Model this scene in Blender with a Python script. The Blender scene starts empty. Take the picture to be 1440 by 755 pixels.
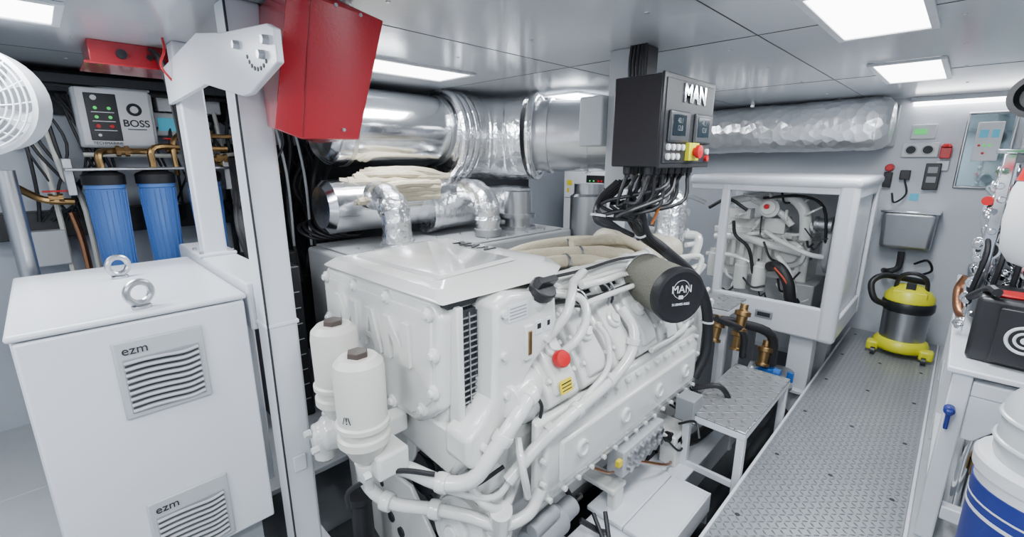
import bpy, bmesh, math, random
from mathutils import Vector, Matrix
random.seed(7)
C=bpy.context.collection
# ---------------------------------------------------------------- materials
def mat(name,col,rough=.4,metal=0.,bump=0.,bscale=40.,var=.04,coat=0.,emit=0.,trans=0.,kind='noise'):
    m=bpy.data.materials.new(name);m.use_nodes=True
    nt=m.node_tree;N=nt.nodes;L=nt.links;b=N['Principled BSDF']
    tc=N.new('ShaderNodeTexCoord')
    nz=N.new('ShaderNodeTexNoise');nz.inputs['Scale'].default_value=6;nz.inputs['Detail'].default_value=4
    L.new(tc.outputs['Object'],nz.inputs['Vector'])
    mx=N.new('ShaderNodeMix');mx.data_type='RGBA'
    mx.inputs[6].default_value=(*[max(0,c*(1-var)) for c in col],1)
    mx.inputs[7].default_value=(*[min(1,c*(1+var)) for c in col],1)
    L.new(nz.outputs['Fac'],mx.inputs[0]);L.new(mx.outputs[2],b.inputs['Base Color'])
    b.inputs['Roughness'].default_value=rough;b.inputs['Metallic'].default_value=metal
    b.inputs['Coat Weight'].default_value=coat;b.inputs['Coat Roughness'].default_value=.08
    if trans:b.inputs['Transmission Weight'].default_value=trans
    if emit:
        b.inputs['Emission Color'].default_value=(*col,1);b.inputs['Emission Strength'].default_value=emit
    if bump:
        t=N.new('ShaderNodeTexVoronoi' if kind=='voro' else 'ShaderNodeTexNoise');t.inputs['Scale'].default_value=bscale
        if kind=='noise':t.inputs['Detail'].default_value=3
        bp=N.new('ShaderNodeBump');bp.inputs['Strength'].default_value=bump;bp.inputs['Distance'].default_value=.02
        L.new(tc.outputs['Object'],t.inputs['Vector'])
        L.new(t.outputs['Distance' if kind=='voro' else 'Fac'],bp.inputs['Height']);L.new(bp.outputs[0],b.inputs['Normal'])
    return m
def chequer(name,col,cell,rough=.35,metal=.3):
    m=mat(name,col,rough,metal);nt=m.node_tree;N=nt.nodes;L=nt.links;b=N['Principled BSDF']
    tc=[n for n in N if n.type=='TEX_COORD'][0]
    def M(op,a,bb=None,c=None):
        n=N.new('ShaderNodeMath');n.operation=op
        for i,v in enumerate((a,bb,c)):
            if v is None:continue
            if isinstance(v,(int,float)):n.inputs[i].default_value=v
            else:L.new(v,n.inputs[i])
        return n.outputs[0]
    s=N.new('ShaderNodeSeparateXYZ');L.new(tc.outputs['Object'],s.inputs[0])
    x=M('DIVIDE',s.outputs[0],cell);y=M('DIVIDE',s.outputs[1],cell)
    cx=M('FLOOR',x);cy=M('FLOOR',y)
    par=M('SUBTRACT',M('MULTIPLY',M('FLOORED_MODULO',M('ADD',cx,cy),2),2),1)
    fx=M('SUBTRACT',M('SUBTRACT',x,cx),.5);fy=M('SUBTRACT',M('SUBTRACT',y,cy),.5)
    sf=M('MULTIPLY',fy,par)
    u=M('MULTIPLY',M('ADD',fx,sf),.707);v=M('MULTIPLY',M('SUBTRACT',fx,sf),.707)
    e=M('ADD',M('POWER',M('ABSOLUTE',M('DIVIDE',u,.48)),2),M('POWER',M('ABSOLUTE',M('DIVIDE',v,.15)),2))
    h=M('SUBTRACT',1,M('MINIMUM',e,1))
    bp=N.new('ShaderNodeBump');bp.inputs['Strength'].default_value=1;bp.inputs['Distance'].default_value=.009
    L.new(h,bp.inputs['Height']);L.new(bp.outputs[0],b.inputs['Normal'])
    return m
WHITE=mat('white_powder_coat',(.66,.68,.72),.28,0,.03,300,.02)
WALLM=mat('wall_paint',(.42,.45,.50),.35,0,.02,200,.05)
CEIL=mat('ceiling_gloss_panel',(.52,.545,.58),.17,.15,.02,30,.03)
ENG=mat('engine_white_enamel',(.68,.68,.655),.18,0,.06,90,.03,coat=.6)
ENG2=mat('engine_cream_part',(.52,.48,.38),.4,0,.1,120,.06)
CREAM=mat('filter_bowl_cream',(.60,.59,.54),.35,0,0,1,.03)
CHROME=mat('polished_steel',(.76,.77,.79),.12,1)
SILM=mat('silencer_foil_skin',(.76,.77,.79),.17,1,.12,9,.04)
STEEL=mat('brushed_steel',(.48,.49,.51),.32,1,.05,150)
FOIL=mat('crumpled_foil',(.82,.83,.85),.25,1,.5,24,.05)
FOILQ=mat('quilted_foil',(.86,.86,.87),.3,.85,.55,15,.05,kind='voro')
DUCTM=mat('insulated_duct_skin',(.72,.73,.75),.28,.95,.1,14,.03)
BLACK=mat('black_plastic',(.014,.014,.016),.38,0,.05,200)
RUB=mat('black_rubber',(.009,.009,.011),.5,0,.05,100)
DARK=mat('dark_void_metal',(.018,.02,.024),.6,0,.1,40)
GREY=mat('grey_plastic',(.25,.265,.28),.45)
LGREY=mat('light_grey_plastic',(.42,.44,.46),.4)
RED=mat('red_gloss_paint',(.34,.004,.012),.25,0,.05,120,.05,coat=.4)
REDP=mat('red_plastic',(.5,.006,.01),.35)
BLUE=mat('blue_filter_plastic',(.08,.20,.55),.3,0,.02,50,.05,coat=.3)
BLUEP=mat('blue_paint',(.01,.10,.38),.35)
LBLUE=mat('blue_label',(.01,.022,.19),.4)
YEL=mat('yellow_plastic',(.68,.66,.005),.35)
YELD=mat('yellow_label',(.75,.58,.01),.5)
GRN=mat('green_band',(.005,.22,.04),.4)
GRNL=mat('green_lamp',(.03,.6,.1),.4,emit=.8)
BRASS=mat('brass',(.34,.21,.09),.35,1,.1,90)
COPPER=mat('copper',(.36,.17,.09),.35,1,.1,60)
WLAB=mat('white_label',(.66,.67,.69),.5)
BEIGE=mat('filter_mesh_beige',(.22,.215,.175),.7,.2,.8,200,.1,kind='voro')
CLOTH=mat('cream_lagging',(.50,.44,.32),.75,0,.5,25,.12)
SCREEN=mat('dark_screen',(.01,.018,.024),.1)
SCRB=mat('cyan_screen',(.05,.35,.5),.3,emit=.4)
PANE=mat('light_diffuser',(1,1,1),.5,0,emit=11,var=0)
CLEAR=mat('translucent_plastic',(.5,.53,.55),.25,0)
FLOORM=mat('bilge_paint',(.36,.38,.40),.3,0,.05,30,.1)
BILGE=mat('bilge_shade_dark',(.05,.053,.058),.4,0,.05,30,.2)  # near-black colour standing in for shade under the engine
TANKM=mat('tank_shaded_grey',(.34,.35,.36),.35,0,.05,60,.05)  # the tank's shadow is put into this grey
CHQ=chequer('chequer_plate',(.30,.315,.335),.028,.32,.4)
CHQW=chequer('chequer_plate_step',(.34,.355,.37),.05,.26,.5)
# ---------------------------------------------------------------- builders
CUR=[None]
def G(name,loc=(0,0,0)):
    e=bpy.data.objects.new(name,None);e.location=loc;e.empty_display_size=.1;C.objects.link(e);CUR[0]=e;return e
def frame(d):
    d=Vector(d).normalized();a=Vector((0,0,1)) if abs(d.z)<.9 else Vector((1,0,0))
    u=d.cross(a).normalized();v=d.cross(u).normalized();return d,u,v
class P:
    def __init__(s,name,m,bevel=0,seg=2,top=False,ang=35):
        s.n=name;s.m=m;s.b=bevel;s.seg=seg;s.bm=bmesh.new();s.top=top;s.par=CUR[0];s.ang=ang
    def quadring(s,rings,cap=True,close=True):
        bm=s.bm;R=[[bm.verts.new(p) for p in r] for r in rings]
        n=len(R[0])
        for a,b in zip(R,R[1:]):
            for i in range(n):
                j=(i+1)%n
                if not close and j==0:continue
                bm.faces.new((a[i],a[j],b[j],b[i]))
        if cap:
            bm.faces.new(R[0][::-1]);bm.faces.new(R[-1])
        return s
    def box(s,x0,x1,y0,y1,z0,z1,rot=None):
        c=Vector(((x0+x1)/2,(y0+y1)/2,(z0+z1)/2))
        p=[Vector(q) for q in ((x0,y0,z0),(x1,y0,z0),(x1,y1,z0),(x0,y1,z0),(x0,y0,z1),(x1,y0,z1),(x1,y1,z1),(x0,y1,z1))]
        if rot:
            R=Matrix.Rotation(math.radians(rot[1]),3,rot[0]);p=[R@(q-c)+c for q in p]
        v=[s.bm.verts.new(q) for q in p]
        for f in ((0,3,2,1),(4,5,6,7),(0,1,5,4),(1,2,6,5),(2,3,7,6),(3,0,4,7)):s.bm.faces.new([v[i] for i in f])
        return s
    def hull(s,pts):
        v=[s.bm.verts.new(q) for q in pts];bmesh.ops.convex_hull(s.bm,input=v);return s
    def cyl(s,p0,p1,r,r2=None,n=24):
        p0=Vector(p0);p1=Vector(p1);return s.lathe(p0,p1-p0,[(0,r),((p1-p0).length,r if r2 is None else r2)],n)
    def lathe(s,p,d,prof,n=28):
        p=Vector(p);d,u,v=frame(d)
        s.quadring([[p+d*t+(u*math.cos(2*math.pi*i/n)+v*math.sin(2*math.pi*i/n))*max(r,1e-4) for i in range(n)] for t,r in prof]);return s
    def tube(s,pts,r,n=10,smooth=True,step=5,wob=0):
        pts=[Vector(p) for p in pts]
        if smooth and len(pts)>2:
            q=[pts[0]*2-pts[1]]+pts+[pts[-1]*2-pts[-2]];o=[]
            for i in range(1,len(q)-2):
                a,b,c,d=q[i-1:i+3]
                for k in range(step):
                    t=k/step
                    o.append(.5*((2*b)+(c-a)*t+(2*a-5*b+4*c-d)*t*t+(3*b-a-3*c+d)*t**3))
            o.append(pts[-1]);pts=o
        d,u,v=frame(pts[1]-pts[0]);rings=[]
        for i,p in enumerate(pts):
            dd=(pts[min(i+1,len(pts)-1)]-pts[max(i-1,0)]).normalized()
            u=(u-dd*u.dot(dd)).normalized();v=dd.cross(u)
            rr=r*(1+wob*(random.random()-.5)) if wob else r
            rings.append([p+(u*math.cos(2*math.pi*k/n)+v*math.sin(2*math.pi*k/n))*rr for k in range(n)])
        s.quadring(rings);return s
    def prism(s,poly,ax,a,b):
        f={'x':lambda p,t:(t,p[0],p[1]),'y':lambda p,t:(p[0],t,p[1]),'z':lambda p,t:(p[0],p[1],t)}[ax]
        s.quadring([[Vector(f(p,a)) for p in poly],[Vector(f(p,b)) for p in poly]]);return s
    def torus(s,c,ax,R,r,n=28,k=10,arc=1.):
        c=Vector(c);d,u,v=frame(ax);rings=[]
        m=int(n*arc)
        for i in range(m+(0 if arc==1 else 1)):
            a=2*math.pi*i/n;e=u*math.cos(a)+v*math.sin(a)
            rings.append([c+e*R+(e*math.cos(2*math.pi*j/k)+d*math.sin(2*math.pi*j/k))*r for j in range(k)])
        if arc==1:rings.append(rings[0]);s.quadring(rings,cap=False);bmesh.ops.remove_doubles(s.bm,verts=s.bm.verts,dist=1e-6)
        else:s.quadring(rings)
        return s
    def ball(s,c,r,sc=(1,1,1)):
        m=Matrix.Translation(c)@Matrix.Diagonal((*[r*k for k in sc],1))
        bmesh.ops.create_uvsphere(s.bm,u_segments=16,v_segments=10,radius=1,matrix=m);return s
    def bolts(s,pts,ax,r=.01,h=.012,n=6):
        for p in pts:
            p=Vector(p);d=Vector(ax).normalized();s.cyl(p-d*.004,p+d*h,r,r*.92,n)
        return s
    def done(s):
        bmesh.ops.recalc_face_normals(s.bm,faces=s.bm.faces)
        me=bpy.data.meshes.new(s.n);s.bm.to_mesh(me);s.bm.free()
        for p in me.polygons:p.use_smooth=True
        me.set_sharp_from_angle(angle=math.radians(s.ang))
        me.materials.append(s.m);o=bpy.data.objects.new(s.n,me);C.objects.link(o)
        if not s.top and s.par:
            o.parent=s.par;o.matrix_parent_inverse=Matrix.Translation(-Vector(s.par.location))
        if s.b:
            md=o.modifiers.new('bevel','BEVEL');md.width=s.b;md.segments=s.seg;md.limit_method='ANGLE';md.angle_limit=math.radians(40)
            md.harden_normals=False
        return o
def T(name,txt,loc,size,face,m,ext=.001,align='CENTER',sp=1.,bold=0):
    c=bpy.data.curves.new(name,'FONT');c.body=txt;c.size=size;c.extrude=ext;c.align_x=align;c.align_y='CENTER';c.space_character=sp;c.offset=bold
    c.materials.append(m)
    o=bpy.data.objects.new(name,c);C.objects.link(o)
    r={'-y':(90,0,0),'+x':(90,0,90),'+z':(0,0,0),'+xz':(60,0,90)}[face] if isinstance(face,str) else face
    o.rotation_euler=[math.radians(a) for a in r];o.location=loc
    if CUR[0]:
        o.parent=CUR[0];o.matrix_parent_inverse=Matrix.Translation(-Vector(CUR[0].location))
    return o
# ---------------------------------------------------------------- room
XL,XR,YB,YF,ZC,ZF=-3.9,1.3,-1.6,5.35,2.1,-.4
P('ceiling',CEIL,top=True).box(XL,XR,YB,YF,ZC,ZC+.05).done()
P('floor',FLOORM,top=True).box(XL,XR,YB,YF,ZF-.05,ZF).done()
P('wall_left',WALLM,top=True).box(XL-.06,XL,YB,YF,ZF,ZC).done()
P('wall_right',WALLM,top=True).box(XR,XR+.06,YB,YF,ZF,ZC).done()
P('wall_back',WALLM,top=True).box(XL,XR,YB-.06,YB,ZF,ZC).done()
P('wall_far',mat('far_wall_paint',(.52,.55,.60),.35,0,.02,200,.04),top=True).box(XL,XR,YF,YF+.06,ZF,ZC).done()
t=P('trim_ceiling_seams',DARK,top=True)
for y in (-.9,.72,2.2,3.75):t.box(XL,XR,y-.002,y+.002,ZC-.0015,ZC+.001)
for x in (-3.2,-1.7,-.72,.35):t.box(x-.002,x+.002,YB,YF,ZC-.0015,ZC+.001)
t.done()
s=P('trim_ceiling_screws',STEEL,top=True)
for y in (-.5,.2,.9,1.6,2.4,3.0,3.7,4.5):
    for x in (-3.4,-2.8,-1.95,-1.45,-.9,-.1,.6):s.lathe((x,y,ZC+.001),(0,0,-1),[(0,.009),(.004,.007)],10)
s.done()
def panel(x0,x1,y0,y1):
    G('ceiling_light',((x0+x1)/2,(y0+y1)/2,ZC))
    f=P('light_frame',WHITE,.002);w=.025
    f.box(x0-w,x1+w,y0-w,y0,ZC-.014,ZC-.001);f.box(x0-w,x1+w,y1,y1+w,ZC-.014,ZC-.001)
    f.box(x0-w,x0,y0,y1,ZC-.014,ZC-.001);f.box(x1,x1+w,y0,y1,ZC-.014,ZC-.001);f.done()
    P('light_diffuser',PANE).box(x0,x1,y0,y1,ZC-.008,ZC-.002).done()
    l=bpy.data.lights.new('panel_lamp','AREA');l.shape='RECTANGLE';l.size=x1-x0;l.size_y=y1-y0;l.energy=23;l.color=(.90,.955,1)
    o=bpy.data.objects.new('panel_lamp',l);C.objects.link(o);o.location=((x0+x1)/2,(y0+y1)/2,ZC-.02);o.parent=CUR[0];o.matrix_parent_inverse=Matrix.Translation(-CUR[0].location)
for x0,x1,ys in ((-2.55,-2.24,((-.6,.13),(1.25,1.93),(3.0,3.7))),(-.465,-.19,((-1.2,-.5),(.2,.9),(1.8,2.5),(3.3,4.1))),(-1.45,-1.15,((-1.3,-.6),))):  # panels behind the camera are unseen extras added for fill
    for y0,y1 in ys:panel(x0,x1,y0,y1)
panel(.6,.9,.2,.9)  # one more unseen panel, added as fill
# walkway
G('walkway_deck')
P('deck_plate',CHQ,.003).box(-.56,.06,-1.5,5.3,-.02,0).done()
P('deck_frame',WHITE,.004).box(-.575,-.56,-1.5,5.3,-.09,.004).box(-.56,-.5,-1.5,5.3,-.1,-.02).box(.06,.075,-1.5,5.3,-.4,.004).box(-.52,-.48,0,.05,-.4,-.1).box(-.52,-.48,2.3,2.35,-.4,-.1).box(-.52,-.48,4.3,4.35,-.4,-.1).done()
b=P('deck_screws',DARK)
for y in [i*.62-1.1 for i in range(11)]:
    for x in (-.5,-.25,0.0):b.lathe((x,y,0),(0,0,1),[(-.001,.012),(.002,.010)],10)
b.done()
P('side_deck',FLOORM,.004).box(XL,-3.05,-1.5,5.3,-.03,0).box(-3.05,-2.2,-1.5,1.1,-.03,0).box(-3.05,-2.2,3.05,5.3,-.03,0).box(.075,XR,-1.5,5.3,-.03,0).done()
# ---------------------------------------------------------------- control cabinet (left foreground)
G('electrical_cabinet',(-2.3,.17,0))
P('cabinet_body',WHITE,.012,3).box(-2.78,-1.875,-.14,.465,.12,1.1).done()
P('cabinet_door',WHITE,.008,3).box(-1.872,-1.85,-.135,.46,.14,1.085).done()
P('cabinet_roof',WHITE,.01,3).box(-2.79,-1.847,-.148,.47,1.09,1.112).done()
P('cabinet_plinth',GREY).box(-2.7,-1.9,-.1,.42,0,.12).box(-2.15,-1.9,-.1,.42,-.4,0).done()
for zt in (1.03,.43):
    zb=zt-.27
    P('vent_frame',LGREY,.006).box(-1.852,-1.838,.07,.315,zb,zt).done()
    P('vent_recess',GREY,.002).box(-1.84,-1.836,.088,.297,zb+.018,zt-.06).done()
    v=P('vent_louvres',LGREY,.002)
    for i in range(9):
        z=zb+.028+i*.021
        v.tube([(-1.833,.09,z),(-1.829,.14,z+.004),(-1.829,.19,z+.002),(-1.831,.25,z-.003),(-1.833,.295,z+.004)],.0062,6)
    v.done()
    d=P('vent_gaps',DARK)
    for i in range(8):
        z=zb+.0385+i*.021
        d.tube([(-1.835,.092,z),(-1.835,.14,z+.004),(-1.835,.19,z+.002),(-1.835,.25,z-.003),(-1.835,.293,z+.004)],.003,5)
    d.done()
    T('vent_text','ezm',(-1.836,.125,zt-.033),.042,'+x',BLACK)
for x in (-2.47,-1.91):
    e=P('eye_bolt',STEEL,.001);e.cyl((x,.17,1.11),(x,.17,1.122),.028);e.torus((x,.17,1.165),(1,.35,0),.036,.0115);e.done()
P('rear_ledge',WHITE,.008).box(-3.05,-1.88,.48,.63,.95,1.14).box(-2.9,-2.3,.52,.6,-.05,.95).done()
# posts and bracket
G('steel_post',(-1.82,.555,-.4))
P('post_tube',WHITE,.012,3).box(-1.878,-1.765,.5,.612,-.4,2.1).done()
P('post_foot',WHITE,.004).box(-1.93,-1.72,.46,.66,-.1,-.08).done()
p=P('post_welds',WHITE,.003);p.box(-1.883,-1.76,.496,.616,.98,.995).box(-1.765,-1.757,.53,.58,.35,.42).done()
p=P('post_cable',DARK);p.tube([(-1.76,.5,2.1),(-1.758,.5,1.6),(-1.761,.503,1.1),(-1.757,.5,.5),(-1.757,.5,0)],.004,6);p.done()
G('steel_post',(-2.62,.555,1.14))
P('post_tube',WHITE,.01,3).box(-2.67,-2.57,.5,.6,1.14,2.1).done()
P('post_foot',WHITE,.004).box(-2.71,-2.53,.47,.63,1.14,1.155).done()
P('foot_bolts',STEEL).bolts([(-2.69,.485,1.155),(-2.55,.485,1.155),(-2.55,.615,1.155)],(0,0,1),.01).done()
G('mounting_bracket',(-2,.49,1.9))
P('bracket_plate',WHITE,.003).prism([(-2.68,1.84),(-2.68,2.0),(-2.05,2.035),(-1.75,1.985),(-1.36,1.94),(-1.31,1.92),(-1.31,1.84),(-1.55,1.785),(-1.62,1.785),(-2.02,1.86)],'y',.478,.496).done()
h=P('bracket_slots',DARK)
for i in range(8):
    a=math.radians(205+i*14);h.lathe((-1.44+.10*math.cos(a),.479,1.915+.075*math.sin(a)),(0,-1,0),[(0,.006),(.003,.006)],12)
h.done()
P('bracket_bolts',STEEL).bolts([(-1.36,.478,1.90),(-1.60,.478,1.925),(-1.4,.478,1.87)],(0,-1,0),.013,.016).done()
# red box
G('red_hose_reel_cabinet',(-1.65,.75,1.85))
P('box_shell',RED,.004).hull([(-1.93,.62,2.09),(-1.44,.58,2.09),(-1.42,.86,2.03),(-1.93,.92,2.09),(-1.9,.62,1.72),(-1.56,.54,1.69),(-1.52,.60,1.66),(-1.47,.77,1.66),(-1.9,.82,1.66),(-1.41,.62,2.05)]).done()
P('box_seam',mat('red_dark',(.2,.004,.01),.4)).tube([(-1.41,.625,2.05),(-1.518,.605,1.665)],.003,6,False).done()
P('box_rivets',STEEL).bolts([(-1.415,.70,2.04),(-1.42,.78,2.03),(-1.47,.72,1.69),(-1.51,.62,1.74)],(1,0,0),.006,.004,10).done()
G('red_junction_box',(-2.9,.4,2.05))
P('junction_body',RED,.004).box(-3.05,-2.78,.24,.56,2.005,2.1).done()
P('junction_flange',RED,.002).box(-3.07,-2.77,.22,.58,2.0,2.01).done()
P('junction_plug',BLACK).cyl((-2.78,.35,2.05),(-2.765,.35,2.05),.02).cyl((-2.78,.45,2.05),(-2.765,.45,2.05),.012).done()
# fan
G('axial_fan',(-2.62,-.14,1.82))
c=Vector((-2.6,-.14,1.81));ax=Vector((.84,-.40,-.03)).normalized()
P('fan_shroud',WHITE).lathe(c-ax*.16,ax,[(0,.16),(.02,.185),(.06,.19),(.13,.195),(.16,.205),(.165,.19),(.14,.178),(.10,.175),(.06,.0)],40).done()
g=P('fan_guard',WHITE)
for i in range(9):g.torus(c+ax*(.012+.012*math.cos(i/9*1.5)),ax,.033+i*.0185,.0035,40,6)
d_,u_,v_=frame(ax)
for i in range(16):
    a=i*math.pi/8;e=u_*math.cos(a)+v_*math.sin(a);e2=u_*math.cos(a+.35)+v_*math.sin(a+.35)
    g.tube([c+ax*.03+e*.03,c+ax*.025+(e+e2)*.055,c+ax*.005+e2*.19],.003,5)
g.lathe(c+ax*.015,ax,[(0,.04),(.015,.036),(.018,0)],20);g.done()
f=P('fan_blades',GREY)
for i in range(6):
    a=i*math.pi/3;e=u_*math.cos(a)+v_*math.sin(a);w=ax.cross(e)
    f.quadring([[c-ax*.05+e*.04-w*.02,c-ax*.03+e*.04+w*.02,c-ax*.033+e*.04+w*.02,c-ax*.053+e*.04-w*.02],[c-ax*.07+e*.165-w*.05,c-ax*.03+e*.165+w*.05,c-ax*.033+e*.165+w*.05,c-ax*.073+e*.165-w*.05]])
f.done()
P('fan_back_plate',DARK).lathe(c-ax*.12,ax,[(0,.17),(.005,.17)],30).done()
P('fan_bracket',WHITE,.004).box(-2.75,-2.69,-.12,-.07,1.93,2.1).done()
# ---------------------------------------------------------------- left wall equipment
G('black_mounting_rail');P('rail',RUB,.005).box(-3.9,-3.74,-1.2,2.2,1.15,1.3).done()
G('cable_tray')
P('tray',DARK,.004).box(-3.88,-3.6,-1,5.2,2.0,2.05).box(-3.9,-3.85,-1,5.2,1.85,2.1).done()
q=P('tray_cables',RUB)
for i in range(6):q.tube([(-3.62-.03*i,-1+k*.9,1.985+.012*math.sin(k*2+i)) for k in range(7)],.012,6)
q.done()
G('battery_control_panel',(-3.6,.38,1.87))
P('panel_box',LGREY,.012,3).box(-3.9,-3.61,.2,.56,1.66,2.0).done()
P('panel_lid',WLAB,.015,3).box(-3.62,-3.6,.215,.545,1.67,1.99).done()
P('panel_face',BLACK,.004).box(-3.602,-3.596,.25,.39,1.70,1.96).done()
T('panel_text','BOSS',(-3.598,.465,1.80),.055,'+x',BLACK,bold=.001)
P('panel_logo',BLACK).torus((-3.598,.465,1.88),(1,0,0),.028,.008).box(-3.6,-3.597,.42,.51,1.765,1.77).done()
T('panel_small_text','TECHMARINE',(-3.594,.32,1.685),.022,'+x',BLACK)
r_=P('panel_reds',REDP);g_=P('panel_greens',GRNL);w_=P('panel_whites',WLAB)
w_.lathe((-3.596,.29,1.935),(1,0,0),[(0,.014),(.006,.014)],16)
for y,z in ((.29,1.88),(.35,1.88),(.29,1.83),(.35,1.83)):g_.lathe((-3.596,y,z),(1,0,0),[(0,.009),(.006,.008)],14)
for y,z in ((.29,1.78),(.35,1.78)):r_.lathe((-3.596,y,z),(1,0,0),[(0,.012),(.006,.01)],14)
w_.lathe((-3.596,.29,1.73),(1,0,0),[(0,.008),(.008,.008)],14)
for z in (1.855,1.805,1.755):w_.box(-3.597,-3.5945,.27,.37,z,z+.004)
for o in (r_,g_,w_):o.done()
G('timer_controller',(-3.7,.63,1.8));P('timer_body',LGREY,.006).box(-3.9,-3.7,.57,.69,1.74,1.88).done();P('timer_screen',SCRB,.003).box(-3.702,-3.697,.585,.675,1.77,1.85).done()
G('distribution_box',(-3.7,.8,1.9));P('box_body',WLAB,.006).box(-3.9,-3.72,.60,.95,1.89,1.99).done();P('box_knob',BLACK).cyl((-3.72,.84,1.94),(-3.7,.84,1.94),.02).done()
T('box_text','evaco',(-3.718,.74,1.94),.05,'+x',GREY)
def bfilter(y):
    G('water_filter_housing',(-3.4,y,1.2))
    P('filter_bowl',BLUE).lathe((-3.4,y,1.47),(0,0,-1),[(0,.088),(.03,.09),(.035,.084),(.3,.078),(.5,.07),(.53,.055),(.54,0)],32).done()
    r=P('bowl_ribs',BLUE)
    for i in range(20):
        a=i*math.pi/10;r.tube([(-3.4+.086*math.cos(a),y+.086*math.sin(a),1.43),(-3.4+.073*math.cos(a),y+.073*math.sin(a),.98)],.004,5,False)
    r.done()
    P('filter_cap',RUB).lathe((-3.4,y,1.46),(0,0,1),[(0,.095),(.05,.095),(.06,.085),(.075,.05),(.09,.03)],32).done()
for y in (.25,.48,.72):bfilter(y)
G('filter_bracket');P('bracket',STEEL,.004).box(-3.5,-3.32,.1,.9,1.535,1.55).box(-3.9,-3.49,.1,.14,1.4,1.6).box(-3.9,-3.49,.86,.9,1.4,1.6).done()
G('brass_pipework')
q=P('brass_pipes',BRASS)
q.tube([(-3.4,.25,1.55),(-3.4,.25,1.62),(-3.45,.3,1.64),(-3.5,.48,1.64)],.018,8).tube([(-3.4,.48,1.55),(-3.4,.5,1.66),(-3.5,.72,1.66),(-3.5,.9,1.66)],.018,8)
q.tube([(-3.7,-.1,1.45),(-3.6,.0,1.38),(-3.6,.12,1.36)],.02,8).tube([(-3.6,.7,1.6),(-3.55,.78,1.62),(-3.5,.95,1.45),(-3.5,.95,1.1)],.02,8).tube([(-3.5,1.,1.75),(-3.5,1.15,1.7),(-3.5,1.2,1.5)],.02,8)
q.tube([(-3.6,.75,1.75),(-3.55,.9,1.74),(-3.5,1.05,1.75)],.014,8).tube([(-3.45,.6,1.5),(-3.45,.6,1.68),(-3.5,.65,1.75)],.014,8)
for p0 in ((-3.5,.6,1.66),(-3.6,.05,1.38),(-3.5,.95,1.35),(-3.5,1.05,1.75),(-3.45,.36,1.64),(-3.5,.86,1.6),(-3.55,.8,1.75)):q.lathe(Vector(p0)-Vector((0,.03,0)),(0,1,0),[(0,.03),(.02,.03),(.02,.022),(.04,.022),(.04,.03),(.06,.03)],8)
q.done()
P('valve_handles',REDP,.002).box(-3.52,-3.48,.57,.66,1.71,1.72).box(-3.56,-3.54,.0,.1,1.42,1.43).done()
q=P('copper_pipes',COPPER);q.tube([(-3.62,.1,1.3),(-3.62,.12,1.1),(-3.62,.12,.6),(-3.62,.12,.1)],.017,8).done()
q=P('white_pipes',CREAM)
for pts in ([(-3.7,.06,1.9),(-3.65,.1,1.5),(-3.62,.16,1.3),(-3.62,.16,.1)],[(-3.75,-.1,1.7),(-3.7,.02,1.65),(-3.7,.05,1.2),(-3.7,.05,.2)],[(-3.7,.9,1.9),(-3.7,.95,1.3),(-3.7,.95,.3)],[(-3.6,.2,1.62),(-3.6,.9,1.62),(-3.6,1.2,1.7)],[(-3.7,.7,1.86),(-3.65,.75,1.7),(-3.6,.85,1.66)]):q.tube(pts,.013,8)
q.done()
G('cable_loom')
q=P('cable_bundle',RUB)
for i in range(14):
    y0=-.05+random.random()*.3
    q.tube([(-3.72,y0,1.95),(-3.7+random.random()*.05,y0+random.random()*.15,1.68),(-3.7,y0+.2*random.random(),1.4),(-3.72,y0+.1*random.random(),1.25)],.006+.004*random.random(),6)
for i in range(12):
    y0=.6+random.random()*.5
    q.tube([(-3.75,y0,1.9),(-3.68,y0+random.uniform(-.1,.2),1.7),(-3.7,y0+random.uniform(-.1,.2),1.5),(-3.72,y0+random.uniform(-.1,.2),1.2)],.006+.004*random.random(),6)
for i in range(24):
    y0=1.0+random.random()*.5;x0=-3.3-random.random()*.45
    q.tube([(x0,y0,2.0),(x0+.05,y0+random.uniform(-.1,.1),1.7),(x0+random.uniform(-.1,.1),y0+random.uniform(-.12,.12),1.4),(x0,y0+random.uniform(-.1,.1),1.1),(x0+.1,y0,.7)],.008+.01*random.random(),7)
for i in range(8):
    y0=.55+random.random()*.12
    q.tube([(-3.3,y0+.3,1.6),(-3.1,y0+.25,1.4),(-2.95,y0+.2,1.2),(-2.9,y0+.25,.9)],.01,7)
q.done()
q=P('cable_loops',RUB)
for i in range(5):q.torus((-3.1+.02*i,1.25+.04*i,1.12+.01*i),(.5,.2,1),.1+.01*i,.011,28,8)
q.done()
q=P('grey_conduits',LGREY)
for i in range(4):q.tube([(-3.5+.05*i,.95+.1*i,2.0),(-3.45+.05*i,1.0+.1*i,1.5),(-3.4+.05*i,.98+.1*i,1.0)],.009,7)
q.done()
q=P('red_cable',REDP);q.tube([(-2.55,.47,2.1),(-2.5,.46,2.04),(-2.5,.44,1.98),(-2.55,.48,1.93)],.005,6);q.done()
q=P('overhead_cables',RUB)
for i in range(5):q.tube([(-2.9+.02*i,.45,2.1),(-2.75+.015*i,.48,2.03),(-2.72,.5+.01*i,1.8),(-2.71,.52,1.3)],.009,7)
q.done()
G('grey_junction_box',(-3.7,-.05,1.1));P('box_body',LGREY,.008).box(-3.9,-3.66,-.16,.06,1.0,1.2).done()
G('steel_stanchion',(-2.95,-.12,0))
P('stanchion_pipe',STEEL).lathe((-2.95,-.1,0),(0,0,1),[(0,.11),(.02,.11),(.025,.035),(1.55,.035)],24).done()
T('pipe_marking','SCH 40  1.9',(-2.915,-.085,.75),.035,(90,-90,90),BLACK)
G('black_equipment_rack',(-3.2,1.2,.6))
P('rack_body',RUB,.01).box(-3.45,-2.75,.78,1.0,0,.98).box(-3.6,-3.1,1.003,1.12,0,1.0).done()
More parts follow.
